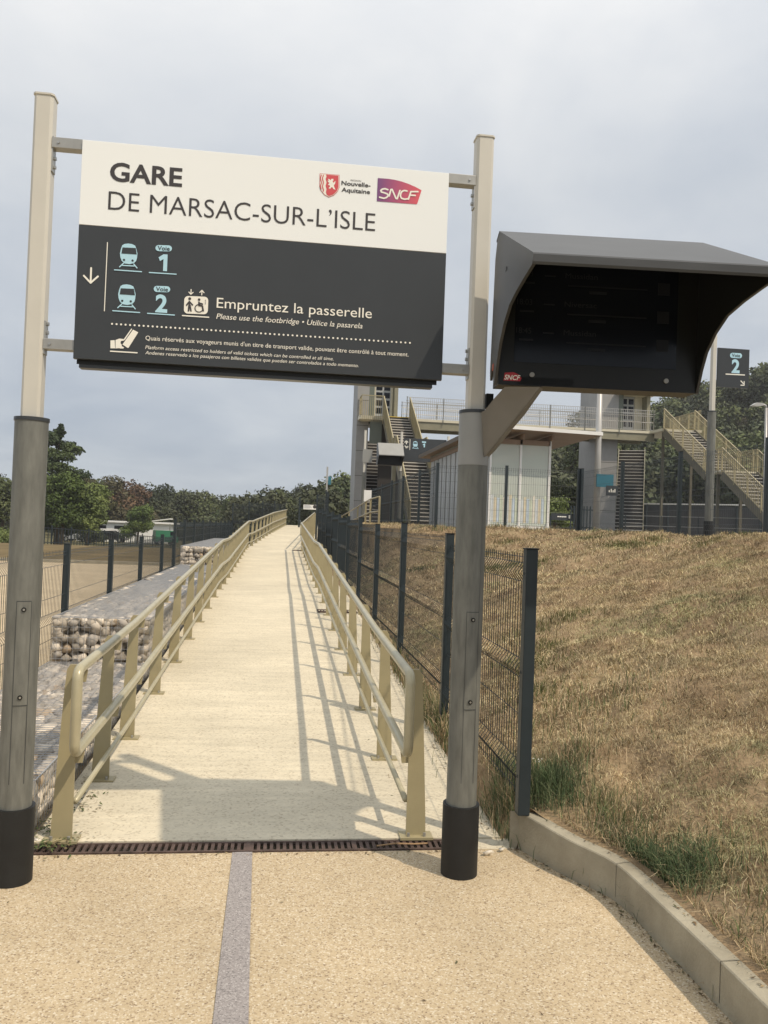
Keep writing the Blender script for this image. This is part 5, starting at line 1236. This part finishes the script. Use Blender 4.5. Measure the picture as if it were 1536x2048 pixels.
# bramble-like weeds at the left end of the drain
parts = []
for (px, py, n, rx) in ((105,1660,120,.05),(160,1620,90,.06),(175,1600,70,.05),(120,1690,80,.06),(90,1695,70,.03)):
    q = onZ(px, py, .01); P2 = np.column_stack([q.x+rg.normal(size=n)*rx, q.y+rg.normal(size=n)*rx, np.full(n, .012)+rg.random(n)*.03])
    a = rg.normal(size=(n,3)); a[:, 2] *= .4; a /= np.linalg.norm(a, axis=1)[:, None]; b = np.cross(a, [0,0,1]); s_ = .011*(.5+rg.random(n))[:, None]
    V = np.stack([P2-a*s_, P2-b*s_*.5, P2+a*s_, P2+b*s_*.5], 1).reshape(-1, 3); c = np.repeat(np.array([(.10,.12,.05),(.07,.10,.035),(.16,.13,.07)])[rg.integers(3, size=n)], 4, 0); parts.append((V, np.arange(4*n).reshape(-1,4), c))
nb = 0; Fs = []
for V, Fq, c in parts: Fs.append(Fq+nb); nb += len(V)
tag(npmesh('creeping_weed', np.concatenate([p[0] for p in parts]), np.concatenate(Fs), M['leaf'], colr=np.concatenate([p[2] for p in parts])), 'creeping weeds around the foot of the left handrail', 'weeds', kind='stuff')
# little white flowers
for i, (px, py, lb) in enumerate(((1155,1588,'tiny white flower head in the green grass right of the fence end post'), (1075,1520,'pale flower tuft beside the fence end post'))):
    y = 4.45 if i == 0 else 4.7; q = onY(px, py, y); t = empty('white_flower', (q.x, y, bz(q.x, y)), lb, 'flower')
    mb = MB(); 
    for k_ in range(7): a = rg.random()*6.28; r_ = rg.random()*.03; c_ = (q.x+r_*math.cos(a), y+r_*math.sin(a), q.z+rg.normal()*.008); mb.add([(c_[0]-.007,c_[1],c_[2]),(c_[0],c_[1]-.007,c_[2]+.002),(c_[0]+.007,c_[1],c_[2]),(c_[0],c_[1]+.007,c_[2]+.003)], [(0,1,2,3)])
    mb.build('petals', M['offwhite'], t); MB().tube([(q.x,y,bz(q.x,y)),(q.x,y,q.z)], .0015, 4).build('stem', M['bark'], t)

# ---------------------------------------------------------------- thin summer haze
hz = MB().box((-260,-40,-6),(260,320,52)).build('haze', None if False else bpy.data.materials.new('haze_air'), loc=(0,0,0)); tag(hz, kind='stuff')
hm = bpy.data.materials['haze_air']; hm.use_nodes = True; ht = hm.node_tree; ht.nodes.clear()
ho = N(ht, 'ShaderNodeOutputMaterial'); hv = N(ht, 'ShaderNodeVolumePrincipled'); hv.inputs['Color'].default_value = (.93,.95,1,1); hv.inputs['Density'].default_value = .0004
ht.links.new(hv.outputs[0], ho.inputs['Volume'])
